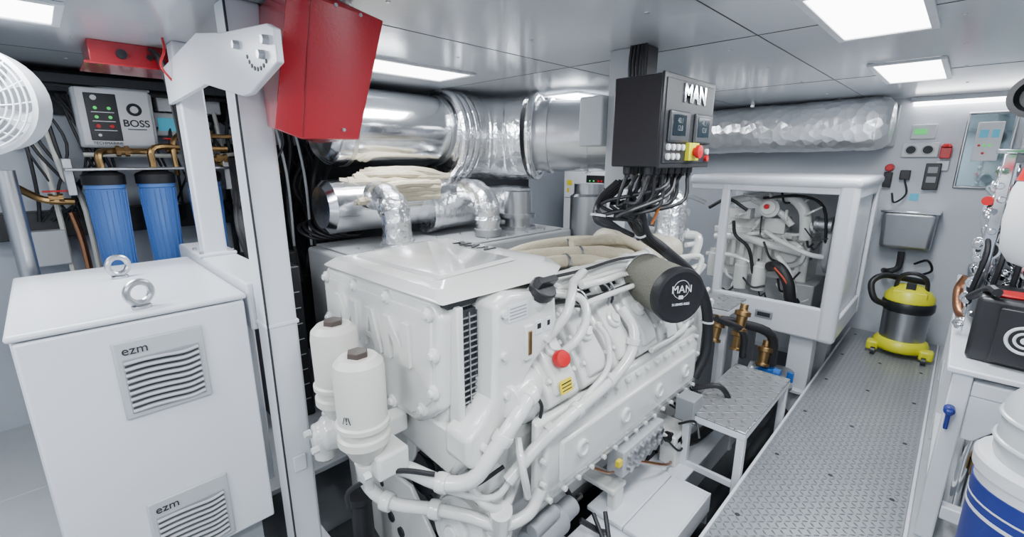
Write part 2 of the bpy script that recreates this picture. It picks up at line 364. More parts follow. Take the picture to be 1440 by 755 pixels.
q=P('rack_slots',GREY)
for i in range(8):q.box(-2.752,-2.745,.80,.98,.12+i*.1,.125+i*.1)
q.done()
q=P('steel_rods',STEEL)
for i in range(4):q.cyl((-3.0-.06*i,.82+.04*i,.95),(-3.0-.06*i,.82+.04*i,1.95),.009)
q.done()
G('black_bulkhead_panel');P('bulkhead_plate',DARK,.01).box(-3.895,-3.82,.95,4.2,0,1.7).done()
# ---------------------------------------------------------------- exhaust
G('exhaust_duct',(-2.9,2,1.82))
P('polished_silencer',SILM).lathe((-2.95,1.28,1.8),(0,1,0),[(0,.0),(.001,.2),(.03,.24),(.05,.25),(1.0,.25),(1.02,.245),(1.05,.2),(1.05,0)],48).done()
P('silencer_bands',STEEL).lathe((-2.95,1.4,1.8),(0,1,0),[(0,.253),(.03,.253)],48).lathe((-2.95,2.15,1.8),(0,1,0),[(0,.253),(.03,.253)],48).done()
P('foil_elbow',FOIL).tube([(-2.94,2.24,1.765),(-2.92,2.42,1.76),(-2.84,2.60,1.755),(-2.70,2.74,1.755),(-2.54,2.82,1.76)],.325,44,step=7,wob=.03).done()
d1=Vector((.88,.47,0)).normalized();c1=Vector((-2.50,2.84,1.77))
q=P('foil_collar',FOIL)
for k in range(3):q.torus((-2.94,2.22+.055*k,1.765),(.05,1,0),.31,.035,44,10)
q.torus(c1,d1,.31,.03,44,10);q.done()
q=P('steel_duct',DUCTM);q.lathe(c1,d1,[(0,.27),(.10,.27),(.10,.285),(.13,.285),(.13,.27),(.4,.27),(.4,.285),(.43,.285),(.43,.27),(1.1,.27)],44).done()
G('exhaust_silencer',(-2.8,1.9,1.35))
P('silencer_shell',SILM).lathe((-2.85,1.2,1.30),(0,1,0),[(0,0),(.001,.13),(.04,.17),(1.15,.17),(1.2,.12),(1.2,0)],36).done()
q=P('lagging_blanket',CLOTH)
for i in range(6):q.tube([(-2.83+.03*math.sin(i),1.33+.04*i,1.45+.014*i),(-2.76+.03*math.cos(i*2),1.6,1.455+.014*i),(-2.78,1.9,1.445+.014*i),(-2.83,2.2,1.46)],.026,9,wob=.5)
for i in range(4):q.tube([(-2.66+.03*i,1.36+.05*i,1.34+.03*i),(-2.65+.02*i,1.65,1.35+.03*i),(-2.67,1.98,1.34+.03*i)],.026,9,wob=.5)
q.done()
P('foil_jacket',FOIL).tube([(-2.75,1.9,1.22),(-2.75,2.3,1.24),(-2.7,2.6,1.25),(-2.55,2.8,1.24)],.14,24,wob=.1).done()
P('silencer_outlets',STEEL).lathe((-2.5,2.62,1.05),(0,0,1),[(0,.14),(.03,.14),(.03,.1),(.1,.1),(.1,.14),(.13,.14),(.13,.11),(.3,.11)],30).lathe((-2.2,3.15,.9),(0,0,1),[(0,.15),(.4,.15),(.42,.12),(.5,.12)],30).done()
for y in (1.46,2.2):
    P('foil_elbow_small',FOIL).tube([(-2.4,y,1.08),(-2.4,y,1.2),(-2.42,y,1.3),(-2.52,y+.01,1.36),(-2.65,y+.02,1.37)],.088,24,wob=.14).done()
    P('elbow_flange',STEEL).lathe((-2.4,y,1.06),(0,0,1),[(0,.09),(.03,.09),(.03,.1),(.05,.1)],24).done()
G('day_tank',(-2.6,2,.5));P('tank_body',TANKM,.02,3).box(-3.0,-2.25,1.15,3.0,-.4,1.04).done();P('tank_flange',TANKM,.01).box(-2.98,-2.27,1.2,2.9,1.04,1.055).done()
P('tank_bolts',STEEL).bolts([(-2.3,1.3+i*.2,1.055) for i in range(8)]+[(-2.6,1.3+i*.2,1.055) for i in range(8)],(0,0,1),.012).done()
G('battery_charger_cabinet',(-3,4.3,.7))
P('cabinet_shell',WHITE,.01).box(-3.32,-2.5,4.25,4.75,0,1.46).done()
P('cabinet_seam',DARK).box(-3.3,-2.52,4.246,4.252,1.16,1.165).done()
P('meter_face',BLACK,.004).box(-3.0,-2.66,4.236,4.25,1.22,1.42).done()
P('meter_lamps',GRNL).bolts([(-2.95,4.236,1.36),(-2.9,4.236,1.36),(-2.95,4.236,1.29)],(0,-1,0),.009,.004,12).done()
P('meter_red',REDP).bolts([(-2.8,4.236,1.36),(-2.84,4.236,1.36),(-2.72,4.236,1.3)],(0,-1,0),.012,.004,12).done()
P('cabinet_label',YELD).box(-3.27,-3.2,4.247,4.25,1.3,1.36).box(-3.27,-3.24,4.247,4.25,1.22,1.27).done()
v=P('cabinet_grille',GREY)
for i in range(8):v.box(-3.2,-2.9,4.245,4.252,.9+i*.025,.91+i*.025)
v.done()
G('lagged_exhaust_pipe',(-1.3,4.95,1.9))
P('foil_wrap',FOILQ).tube([(-2.3,4.9,1.86),(-2.0,4.95,1.86),(-1.6,4.95,1.87),(-1.2,4.95,1.87),(-.8,4.95,1.88),(-.58,4.95,1.88)],.215,40,step=8,wob=.035).done()
P('pipe_end',FOILQ).lathe((-.60,4.95,1.88),(1,0,0),[(0,.215),(.06,.2),(.1,.16),(.12,.0)],32).done()
q=P('pipe_hangers',STEEL)
q.box(-1.6,-1.57,4.93,4.97,2.05,2.1).box(-.9,-.87,4.93,4.97,2.05,2.1).done()
# ---------------------------------------------------------------- ENGINE
G('marine_diesel_engine',(-1.5,1.6,0))
P('engine_block',ENG,.03,3).prism([(-1.85,-.05),(-1.15,-.05),(-1.08,.35),(-1.04,.6),(-1.25,.92),(-1.75,.92),(-1.96,.6),(-1.92,.35)],'y',1.02,2.6).done()
P('oil_pan',ENG,.03,3).prism([(-1.75,-.25),(-1.25,-.25),(-1.15,-.02),(-1.85,-.02)],'y',1.1,2.5).done()
P('cooler_body',ENG,.03,4).prism([(-1.95,.62),(-1.2,.64),(-1.16,.72),(-1.14,1.12),(-1.2,1.14),(-1.96,1.13),(-2.02,1.08),(-2.02,.7)],'y',.86,1.30).done()
P('cooler_front_cover',ENG,.022,4).prism([(-1.93,.64),(-1.3,.65),(-1.22,.7),(-1.15,.76),(-1.13,1.1),(-1.18,1.145),(-1.96,1.135),(-2.01,1.09),(-2.01,.72)],'y',.825,.885).done()
P('cooler_front_rim',ENG,.006,3).prism([(-1.90,.675),(-1.32,.685),(-1.245,.73),(-1.19,.785),(-1.175,1.075),(-1.2,1.105),(-1.94,1.095),(-1.97,1.07),(-1.97,.74)],'y',.818,.83).done()
q=P('cover_bosses',ENG,.003)
for x,z in ((-1.95,1.09),(-1.7,1.10),(-1.45,1.105),(-1.19,1.10),(-1.96,.9),(-1.95,.7),(-1.7,.68),(-1.45,.685),(-1.25,.73),(-1.18,.82),(-1.17,.96)):q.lathe((x,.828,z),(0,-1,0),[(0,.028),(.016,.026),(.019,.016),(.028,.014)],16)
q.done()
# embossed letters: one outline per stroke, no overlaps
q=P('embossed_lettering',ENG,.0015,2)
x0,z0,hh,sw,y0_,y1_=-1.86,.875,.165,.98,.804,.8185
def st(poly):q.prism([(x0+a*sw,z0+b*hh) for a,b in poly],'y',y0_,y1_)
st([(0,0),(.045,0),(.045,.6),(.095,.15),(.145,.6),(.145,0),(.19,0),(.19,1),(.14,1),(.095,.55),(.05,1),(0,1)])
st([(.21,0),(.255,0),(.295,.8),(.295,1),(.265,1)]);st([(.38,0),(.335,0),(.295,.8),(.295,1),(.325,1)]);st([(.2675,.25),(.3225,.25),(.316,.38),(.274,.38)])
st([(.40,0),(.445,0),(.445,.6),(.53,0),(.575,0),(.575,1),(.53,1),(.53,.4),(.445,1),(.40,1)])
q.done()
P('lid_gap',DARK).box(-1.97,-1.12,.85,1.28,1.125,1.15).done()
dz=-.022
P('cooler_lid',ENG,.018,4).hull([(x,y,z+dz) for x,y,z in [(-1.97,.80,1.165),(-1.1,.80,1.175),(-1.04,1.3,1.19),(-1.12,1.44,1.19),(-1.85,1.44,1.19),(-1.97,1.2,1.18),(-1.92,.84,1.20),(-1.15,.84,1.21),(-1.1,1.28,1.235),(-1.18,1.4,1.235),(-1.8,1.4,1.235),(-1.92,1.2,1.215)]]).done()
P('lid_panel',ENG,.006,3).hull([(x,y,z+dz) for x,y,z in [(-1.85,.90,1.2),(-1.24,.9,1.213),(-1.2,1.26,1.238),(-1.78,1.26,1.232),(-1.84,.92,1.213),(-1.25,.92,1.226),(-1.22,1.24,1.248),(-1.77,1.24,1.242)]]).done()
T('lid_lettering','MAN',(-1.55,1.33,1.215),.09,'+z',DARK,.002,sp=1.4,bold=.002)
P('core_backing',DARK).box(-1.15,-1.118,.885,1.02,.76,1.11).done()
q=P('core_fins',STEEL)
for i in range(15):q.box(-1.12,-1.106,.89,1.01,.775+i*.022,.781+i*.022)
for y in (.925,.96,.995):q.box(-1.114,-1.103,y-.002,y+.002,.77,1.105)
q.done()
P('core_clamp',ENG,.006).box(-1.16,-1.1,.87,.897,.68,1.13).done()
P('header_tank',ENG,.02,4).prism([(.965,1.135),(1.04,1.16),(1.24,1.13),(1.28,1.10),(1.29,1.0),(1.25,.92),(1.16,.87),(1.10,.80),(1.06,.68),(1.0,.60),(.86,.575),(.835,.60),(.835,.70),(.90,.735),(.955,.80),(.965,1.0)],'x',-1.15,-1.02).done()
P('header_lower_sweep',ENG,.025,4).hull([(-1.95,.85,.60),(-1.95,.85,.68),(-1.08,.85,.68),(-1.06,.85,.59),(-1.12,.85,.50),(-1.6,.87,.50),(-1.95,1.0,.60),(-1.07,1.0,.59),(-1.12,1.0,.50),(-1.6,1.,.50),(-1.07,1.0,.68),(-1.95,1.0,.68)]).done()
c=Vector((-1.03,1.19,1.125));cd=Vector((.62,.05,.78)).normalized()
P('filler_cap',BLACK,.002).lathe(c-cd*.01,cd,[(0,.038),(.02,.04),(.02,.05),(.05,.05),(.055,.046),(.057,0)],14).box(c.x+.035-.012,c.x+.035+.012,c.y-.045,c.y+.045,c.z+.035,c.z+.07,('Y',38)).done()
P('filler_neck',ENG).lathe(c-cd*.06,cd,[(0,.05),(.055,.046)],24).done()
P('coolant_label',WLAB).box(-1.022,-1.0175,1.02,1.12,1.06,1.12).done()
q=P('label_print',GREY)
for i in range(4):q.box(-1.018,-1.0165,1.03,1.11,1.07+i*.012,1.074+i*.012)
q.done()
P('sight_glass_frame',ENG,.004).box(-1.03,-1.008,1.10,1.14,.90,1.03).done()
P('sight_glass',BRASS,.002).box(-1.01,-1.003,1.112,1.128,.92,1.01).done()
P('warning_labels',WLAB).box(-1.022,-1.0175,1.16,1.20,.98,1.03).box(-1.022,-1.0175,1.215,1.25,.98,1.03).done()
P('warning_symbols',BLACK).box(-1.018,-1.0165,1.17,1.19,1.0,1.02).box(-1.018,-1.0165,1.225,1.24,1.0,1.02).done()
P('tank_bolts',ENG).bolts([(-1.02,1.0,1.1),(-1.02,1.0,.95),(-1.02,1.01,.8),(-1.02,.90,.65),(-1.02,1.22,.95)],(1,0,0),.015,.016,12).done()
# cylinder heads
heads=P('cylinder_head_covers',ENG,.014,3);hb=P('head_bolts',ENG,.001);hg=P('head_gap_shade',GREY,.006)
for sgn in (1,-1):
    cx=-1.5
    def X(v):return cx+sgn*v
    hg.prism([(X(.44),.58),(X(.48),.68),(X(.27),.93),(X(.2),.88)],'y',1.15,2.55)  # grey filler, shadow between the heads put in as colour
    for i in range(6):
        y0=1.2+i*.222;y1=y0+.188
        a=[(.43,.60),(.53,.69),(.50,.76),(.33,.97),(.26,.99),(.2,.93)]
        heads.prism([(X(u),z) for u,z in a],'y',y0,y1)
        a=[(.50,.70),(.535,.73),(.515,.79),(.36,.985),(.31,.985),(.33,.93)]
        heads.prism([(X(u),z) for u,z in a],'y',y0+.03,y1-.03)
        nrm=Vector((sgn*.72,0,.69))
        for yy in (y0+.018,y1-.018):
            for u,z in ((.495,.775),(.42,.865),(.35,.95)):
                hb.bolts([(X(u),yy,z)],nrm,.011,.016,10)
        hb.lathe((X(.445),(y0+y1)/2,.88),nrm,[(0,.042),(.012,.04),(.016,.026),(.026,.024)],18)
heads.done();hb.done();hg.done()
P('manifold_cover',ENG,.018,4).prism([(-1.03,.27),(-.965,.30),(-.945,.34),(-.945,.58),(-.965,.62),(-1.03,.65)],'y',1.15,2.5).done()
P('manifold_cover_rim',ENG,.008,3).prism([(-1.0,.26),(-.972,.27),(-.972,.645),(-1.0,.66)],'y',1.12,2.53).done()
P('manifold_pad',ENG,.014,3).box(-.95,-.926,1.22,2.43,.37,.555).done()
q=P('manifold_bolts',ENG,.001)
for i in range(15):
    y=1.17+i*.093
    q.bolts([(-.958,y,.615),(-.955,y,.318)],(1,0,0),.012,.022,8)
for z in (.4,.5):q.bolts([(-.958,1.14,z),(-.958,2.51,z)],(1,0,0),.012,.02,8)
for y in (1.35,1.68,2.0,2.3):q.lathe((-.93,y,.47),(1,0,0),[(0,.038),(.016,.036),(.018,.026),(.010,.024)],24)
q.done()
P('left_manifold_cover',ENG,.02,3).box(-2.06,-1.98,1.15,2.5,.28,.64).done()
P('valley_shade_box',DARK,.02,3).box(-1.80,-1.17,1.32,2.58,.88,.985).done()  # dark box put in as shade between pipes and heads
q=P('intake_pipes',ENG)
q.tube([(-1.3,1.34,1.02),(-1.27,1.6,1.05),(-1.25,2.0,1.05),(-1.27,2.45,1.04)],.042,16)
q.tube([(-1.7,1.38,1.02),(-1.72,1.8,1.05),(-1.7,2.45,1.05)],.055,16)
for i in range(6):
    y=1.3+i*.222
    q.tube([(-1.27,y,1.04),(-1.2,y+.01,1.03),(-1.15,y+.02,.96)],.026,12)
    q.lathe((-1.27,y-.02,1.045),(0,1,0),[(0,.05),(.03,.05)],16)
q.done()
q=P('charge_air_pipes',CLOTH)
q.tube([(-1.72,1.46,1.06),(-1.6,1.62,1.09),(-1.5,1.85,1.10),(-1.38,2.1,1.09),(-1.3,2.3,1.05)],.042,16,wob=.12)
q.tube([(-1.75,1.7,1.06),(-1.7,1.95,1.10),(-1.55,2.25,1.11),(-1.4,2.45,1.08)],.042,16,wob=.12)
q.tube([(-1.45,1.5,1.04),(-1.42,1.7,1.09),(-1.36,1.9,1.08),(-1.33,2.1,1.04)],.035,14,wob=.12)
q.tube([(-1.5,2.0,1.14),(-1.42,2.15,1.15),(-1.35,2.3,1.14),(-1.3,2.42,1.08)],.032,14,wob=.15)
q.done()
q=P('pipe_clamps',STEEL)
for p0,d in (((-1.6,1.62,1.09),(.4,.9,0)),((-1.44,1.98,1.095),(.4,.9,0)),((-1.62,2.1,1.10),(.4,.9,0)),((-1.39,1.8,1.085),(.3,.9,0))):
    q.lathe(p0,d,[(0,.047),(.014,.047)],18)
q.done()
q=P('turbochargers',ENG2)
for x in (-1.62,-1.28):
    q.torus((x,2.55,1.04),(0,1,.1),.075,.045,28,14);q.lathe((x,2.42,1.04),(0,1,0),[(0,.05),(.04,.075),(.2,.075),(.26,.1),(.3,.1),(.32,.05)],24)
q.done()
P('foil_riser',FOIL).tube([(-1.3,2.75,1.02),(-1.3,2.78,1.2),(-1.34,2.8,1.34),(-1.45,2.85,1.42)],.10,24,wob=.1).done()
q=P('coolant_rails',ENG)
q.tube([(-1.05,1.28,.93),(-1.01,1.33,1.02),(-1.04,1.4,1.08),(-1.12,1.52,1.09),(-1.2,1.7,1.09)],.019,12)
q.tube([(-1.03,1.31,.84),(-.99,1.38,.91),(-1.0,1.45,.98),(-1.06,1.48,1.04),(-1.16,1.40,1.06),(-1.24,1.38,1.06)],.018,12)
q.tube([(-1.08,1.52,1.08),(-1.08,1.7,1.07),(-1.14,1.95,1.04),(-1.16,2.1,1.0)],.016,12)
q.tube([(-1.05,1.5,1.01),(-1.07,1.8,1.0),(-1.09,2.3,.98)],.013,10)
q.tube([(-1.16,1.45,1.06),(-1.16,1.8,1.06),(-1.18,2.3,1.04)],.012,10)
q.tube([(-1.0,1.0,.47),(-.965,1.12,.57),(-.92,1.22,.65),(-.93,1.4,.665),(-.94,1.6,.69),(-.95,1.74,.75),(-.98,1.8,.84),(-1.05,1.8,.92)],.024,14)
q.tube([(-.94,1.36,.67),(-.945,1.54,.74),(-.99,1.60,.84),(-1.05,1.60,.9)],.012,10)
q.tube([(-.96,1.95,.69),(-.96,2.2,.69),(-.98,2.4,.71),(-1.03,2.45,.88)],.014,10)
q.done()
q=P('rail_clamps',ENG,.002)
for p0,d in (((-.925,1.3,.658),(0,1,.1)),((-.94,1.55,.684),(0,1,.1)),((-.96,1.77,.79),(0,.3,1)),((-.945,1.18,.62),(.2,.6,.5))):
    d=Vector(d).normalized();q.lathe(Vector(p0)-d*.015,d,[(0,.032),(.03,.032)],14)
q.done()
q=P('injection_lines',STEEL)
for i in range(6):
    y=1.27+i*.222
    for k in range(2):
        q.tube([(-1.2,y+.04*k,1.0),(-1.14,y+.03+.05*k,1.04),(-1.1,y+.06+.04*k,1.0),(-1.1,y+.05+.04*k,.93)],.0055,6)
q.done()
q=P('harness_rubber',RUB)
q.tube([(-1.14,1.4,1.02),(-1.11,1.7,.99),(-1.11,2.0,.99),(-1.1,2.4,.98)],.011,8)
q.tube([(-1.22,1.4,1.10),(-1.19,1.7,1.10),(-1.2,2.0,1.10),(-1.17,2.3,1.08)],.008,8)
for i in range(6):
    y=1.32+i*.222;q.tube([(-1.11,y-.05,.99),(-1.08,y,.98),(-1.1,y+.03,.94)],.006,6)
q.tube([(-1.0,1.12,.78),(-.99,1.17,.7),(-1.0,1.15,.6)],.007,6)
q.done()
P('stop_button',REDP).lathe((-1.02,1.29,.84),(.85,-.2,.45),[(0,.022),(.02,.022),(.02,.034),(.04,.035),(.05,.03),(.056,0)],24).done()
P('yellow_sign',YELD).box(-.958,-.953,1.235,1.305,.735,.785,('Y',-14)).done()
q=P('sign_print',BLACK)
for z in (.745,.758,.771):q.box(-.955+(.758-z)*.2,-.9515+(.758-z)*.2,1.242,1.298,z,z+.004)
q.done()
q=P('sign_plate',WLAB);q.box(-.958,-.953,2.1,2.2,.715,.765,('Y',-14)).done()
P('thermostat_housing',ENG,.006,3).lathe((-1.06,1.12,.76),(.3,-.9,.1),[(-.1,.07),(0,.075),(.03,.06),(.09,.05),(.09,.06),(.12,.06)],24).ball((-1.1,1.15,.7),.1).done()
q=P('front_coolant_pipes',ENG)
q.tube([(-1.0,1.13,.78),(-.97,1.02,.74),(-.99,.93,.64),(-1.03,.86,.54),(-1.12,.8,.51),(-1.25,.74,.53),(-1.36,.68,.54)],.028,16)
q.tube([(-1.45,.70,.55),(-1.42,.66,.45),(-1.33,.70,.37),(-1.2,.82,.34),(-1.1,.9,.32),(-1.02,.98,.28),(-.97,1.08,.3),(-.96,1.14,.38)],.024,14)
q.tube([(-1.5,.66,.6),(-1.44,.66,.50),(-1.3,.76,.47),(-1.15,.84,.44),(-1.02,.95,.42),(-1.0,1.05,.5)],.012,10)
q.tube([(-1.15,.9,.5),(-1.05,.92,.4),(-1.02,1.0,.35),(-1.05,1.1,.4)],.018,12)
q.tube([(-1.0,1.05,.62),(-.95,1.02,.55),(-.95,1.05,.42),(-1.0,1.1,.34)],.014,10)
q.done()
q=P('pipe_unions',ENG,.002)
for p0,d in (((-.985,.96,.67),(-.2,-.5,-.8)),((-1.12,.8,.51),(-.8,-.4,0)),((-1.2,.82,.34),(.8,.5,0)),((-1.33,.7,.37),(.8,.4,-.1)),((-.99,1.1,.77),(.1,-.5,-.1)),((-1.3,.72,.535),(.8,.4,0))):
    d=Vector(d).normalized();q.lathe(Vector(p0)-d*.02,d,[(0,.034),(.012,.036),(.028,.036),(.04,.034)],16)
q.done()
q=P('black_hoses',RUB);q.tube([(-1.48,.62,.3),(-1.42,.6,.42),(-1.3,.66,.52),(-1.2,.70,.57),(-1.12,.77,.56)],.009,8)
q.tube([(-1.3,.9,.46),(-1.2,.86,.42),(-1.08,.90,.46),(-1.02,1.0,.52)],.008,8);q.done()
q=P('front_accessories',ENG,.006,3)
q.lathe((-1.12,1.04,.44),(0,-1,0),[(0,.07),(.08,.07),(.09,.05),(.12,.05)],24)
q.lathe((-1.65,1.0,.4),(0,-1,0),[(0,.15),(.06,.15),(.07,.1),(.12,.1)],32)
q.done()
q=P('drive_belt_pulleys',DARK);q.lathe((-1.5,1.0,.26),(0,-1,0),[(0,.1),(.02,.1),(.02,.09),(.03,.09),(.03,.1),(.05,.1)],32).tube([(-1.5,.97,.36),(-1.2,.97,.38),(-1.1,.97,.22),(-1.2,.97,.08),(-1.5,.97,.16)],.012,8).done()
q=P('ribbed_alternator',ENG,.001)
for i in range(9):q.lathe((-1.05,1.0,.22+i*.016),(.3,-.2,1),[(0,.052),(.007,.052)],20)
q.lathe((-1.05,1.0,.21),(.3,-.2,1),[(0,.042),(.16,.042)],20);q.done()
P('flange_plate',ENG,.006).hull([(-2.1,.9,.16),(-2.08,.9,-.15),(-1.5,.88,-.33),(-1.25,.88,-.28),(-1.25,.88,.02),(-1.5,.9,.22),(-2.1,.92,.16),(-2.08,.92,-.15),(-1.5,.90,-.33),(-1.25,.90,-.28),(-1.25,.90,.02),(-1.5,.92,.22)]).done()
q=P('plate_holes',DARK)
for i in range(9):
    t_=i/8;q.lathe((-1.98+t_*.66,.902-.022*t_,.06-t_*.22+.03*math.sin(t_*3)),(0,-1,0),[(0,.024),(.012,.024)],14)
for i in range(4):q.lathe((-1.85+i*.12,.9,.13-i*.02),(0,-1,0),[(0,.014),(.012,.014)],12)
q.done()
P('vibration_damper',ENG,.006,3).lathe((-1.2,1.0,.20),(.2,-1,.15),[(0,.14),(.06,.14),(.07,.125),(.10,.12),(.105,.07),(.13,.065),(.135,.03),(.15,.03)],40).done()
P('damper_bolts',STEEL).bolts([(-1.18+.095*math.cos(a*math.pi/3),.895+.02*math.cos(a*math.pi/3),.215+.095*math.sin(a*math.pi/3)) for a in range(6)],(.2,-1,.15),.01,.01).done()
P('engine_feet',ENG,.01).box(-1.15,-.95,1.66,1.78,.03,.06).box(-1.0,-.95,1.68,1.76,-.09,.04).box(-1.15,-.9,2.2,2.4,.05,.11).box(-1.0,-.9,2.22,2.38,-.09,.1).box(-2.1,-1.85,1.2,1.4,.05,.11).box(-2.1,-1.85,2.2,2.4,.05,.11).done()
P('rubber_mount',RUB).lathe((-1.68,.76,-.38),(0,0,1),[(0,.07),(.03,.07),(.04,.05),(.5,.045),(.52,.06),(.55,.06)],20).done()
P('starter_motor',GREY,.004).lathe((-.99,1.10,.12),(-.05,1,0),[(0,.055),(.03,.065),(.2,.065),(.21,.045),(.3,.045)],24).lathe((-.97,1.10,.20),(-.05,1,0),[(0,.03),(.15,.03)],16).lathe((-.96,1.24,.04),(0,.0,-1),[(0,.07),(.04,.08),(.1,.075),(.12,.045)],20).done()
def ffilter(x,y,zt):
    P('fuel_filter_bowl',CREAM).lathe((x,y,zt),(0,0,-1),[(0,.02),(.001,.06),(.02,.078),(.05,.082),(.22,.08),(.225,.088),(.24,.088),(.245,.078),(.27,.076),(.275,.086),(.30,.086),(.32,.07),(.36,.05),(.38,.03)],32).done()
    P('filter_nut',mat('brown_cap',(.05,.035,.03),.5),.002).lathe((x,y,zt-.005),(0,0,1),[(0,.036),(.022,.034),(.024,0)],6).done()
ffilter(-1.30,.62,.985);ffilter(-1.545,.655,1.02)
T('filter_mark','/!\\',(-1.258,.545,.80),.035,(90,0,30),BLACK)
P('filter_head',ENG,.012,3).box(-1.66,-1.22,.62,.74,.55,.64).lathe((-1.60,.62,.57),(-.3,-1,0),[(-.05,.07),(.02,.07),(.03,.05),(.06,.045)],24).box(-1.45,-1.38,.605,.84,.58,.66).done()
q=P('filter_drain',ENG);q.lathe((-1.3,.62,.60),(0,0,-1),[(0,.04),(.06,.035),(.08,.02),(.11,.018)],14).lathe((-1.6,.6,.58),(0,0,-1),[(0,.05),(.1,.04),(.12,.02)],14).bolts([(-1.60,.55,.6),(-1.54,.55,.56),(-1.25,.6,.58)],(0,-1,0),.014,.02).done()
# air filter
ad=Vector((.88,-.46,-.06)).normalized();c=Vector((-.86,1.975,.985))
P('air_filter_body',BEIGE).lathe(c-ad*.29,ad,[(0,.10),(.015,.125),(.27,.130)],40).done()
P('air_filter_seams',STEEL).lathe(c-ad*.28,ad,[(0,.129),(.010,.129)],40).done()
P('air_filter_cap',RUB).lathe(c-ad*.03,ad,[(0,.132),(.03,.136),(.045,.132),(.05,.118),(.046,.105),(.046,0)],48).done()
P('air_filter_base',ENG).lathe(c-ad*.38,ad,[(0,.07),(.05,.07),(.06,.10),(.09,.10)],32).done()
eu=math.degrees(math.atan2(ad.x,-ad.y))
T('cap_text','MAN',c+ad*.022+Vector((0,0,.035)),.05,(90,0,eu),WLAB,.001)
T('cap_text_small','51.08405-0025',c+ad*.022+Vector((0,0,-.035)),.016,(90,0,eu),WLAB,.001)
P('cap_emblem',WLAB).torus(c+ad*.018+Vector((0,0,.035)),ad,.043,.0013,32,5,).box(c.x+ad.x*.018-.011,c.x+ad.x*.018+.011,c.y+ad.y*.018-.003,c.y+ad.y*.018+.003,c.z-.012,c.z+.004,('Z',eu)).done()
q=P('gearbox',ENG,.02,3);q.box(-1.75,-1.15,2.6,3.0,-.1,.65).lathe((-1.45,3.0,.3),(0,1,0),[(0,.25),(.1,.2),(.2,.2),(.22,.1)],28).box(-1.3,-1.0,2.55,2.7,.4,.75).done()
q=P('aft_fittings',ENG)
for i in range(26):
    a=Vector((random.uniform(-1.6,-1.02),random.uniform(2.45,2.95),random.uniform(.6,1.0)));b=a+Vector((random.uniform(-.15,.12),random.uniform(-.1,.15),random.uniform(-.2,.2)));m_=(a+b)/2+Vector((.05,.05,.06));q.tube([a,m_,b],random.uniform(.01,.03),10)
q.done()
P('ecu_box',LGREY,.006).box(-1.02,-.93,1.7,2.1,.12,.26).done()
q=P('ecu_connectors',STEEL)
for i in range(6):
    for k in range(2):q.lathe((-.93,1.75+i*.06,.16+k*.06),(1,0,0),[(0,.02),(.02,.018)],12)
q.done()
P('relay_box',GREY,.004).box(-.94,-.84,2.25,2.37,.2,.33).done();P('relay_yellow',YELD).box(-.95,-.93,1.66,1.69,.2,.23).done()
q=P('bilge_harness',RUB)
for i in range(34):
    a=Vector((random.uniform(-1.2,-.9),random.uniform(1.5,3.0),random.uniform(-.2,.2)));b=a+Vector((random.uniform(-.1,.18),random.uniform(-.2,.3),random.uniform(-.2,.1)));q.tube([a,(a+b)/2+Vector((.03,0,random.uniform(-.12,.08))),b],random.uniform(.006,.014),7)
q.tube([(-.95,2.5,.28),(-.82,2.55,.32),(-.78,2.62,.2),(-.9,2.7,.08)],.016,10).tube([(-.95,2.2,.1),(-.9,2.4,.0),(-.9,2.7,-.05)],.03,12)
q.done()
q=P('copper_lines',COPPER);q.tube([(-.98,1.5,.27),(-.95,1.6,.2),(-1.0,1.75,.1)],.006,6).tube([(-.96,1.9,.1),(-.9,2.1,.0),(-.95,2.3,-.1)],.008,6).done()
G('engine_bed')
P('bed_girders',WHITE,.006).box(-.98,-.88,.9,3.5,-.4,-.11).box(-2.12,-2.02,.95,3.5,-.4,-.11).box(-1.04,-.82,.9,3.5,-.11,-.09).done()
P('bilge_shade_sheet',BILGE,.01).box(-2.18,-.58,.3,5.2,-.399,-.385).done()  # dark sheet laid over the floor to stand for bilge shade
q=P('bilge_pipes',DARK);q.cyl((-1.9,.95,-.3),(-1.9,3.2,-.3),.05).cyl((-.72,.8,-.32),(-.72,5,-.32),.04).cyl((-1.4,.95,-.33),(-1.4,3.2,-.33),.05).done()
G('bilge_cover_plate',(-.87,1.9,-.08))
P('cover_plate',WHITE,.006).box(-.87,-.67,1.62,2.12,-.085,-.06).box(-1.07,-.873,1.62,2.12,-.085,-.06).done()
P('cover_plate_lip',WHITE,.004).box(-.67,-.66,1.62,2.12,-.16,-.05).box(-1.07,-.67,2.12,2.13,-.25,-.06).done()
G('lower_beam');P('angle_beam',WHITE,.004).box(-1.62,-1.15,.63,.7,-.08,-.06).box(-1.62,-1.15,.62,.63,-.16,-.06).done()
P('beam_bolts',STEEL).bolts([(-1.3,.66,-.06),(-1.2,.66,-.06)],(0,0,1),.012).done()
def step(x0,x1,y0,y1,z):
    G('access_step',((x0+x1)/2,(y0+y1)/2,z))
    P('tread',CHQW,.004).box(x0,x1,y0,y1,z-.01,z).done()
    q=P('step_frame',WHITE,.005);q.box(x0,x1,y0+.001,y0+.012,z-.05,z-.012).box(x0,x1,y1-.012,y1-.001,z-.05,z-.012).box(x1-.012,x1-.001,y0,y1,z-.049,z-.012).box(x0+.001,x0+.012,y0,y1,z-.049,z-.012)
    for x in (x0+.003,x1-.043):
        for y in (y0+.003,y1-.043):q.box(x,x+.04,y,y+.04,-.4,z-.014)
    q.box(x0+.01,x1-.01,y0+.01,y0+.03,-.1,-.06).done()
step(-.91,-.58,2.28,3.10,.25);step(-1.38,-1.02,3.18,3.55,.58)
G('raw_water_valves')
q=P('bronze_strainers',BRASS,.003)
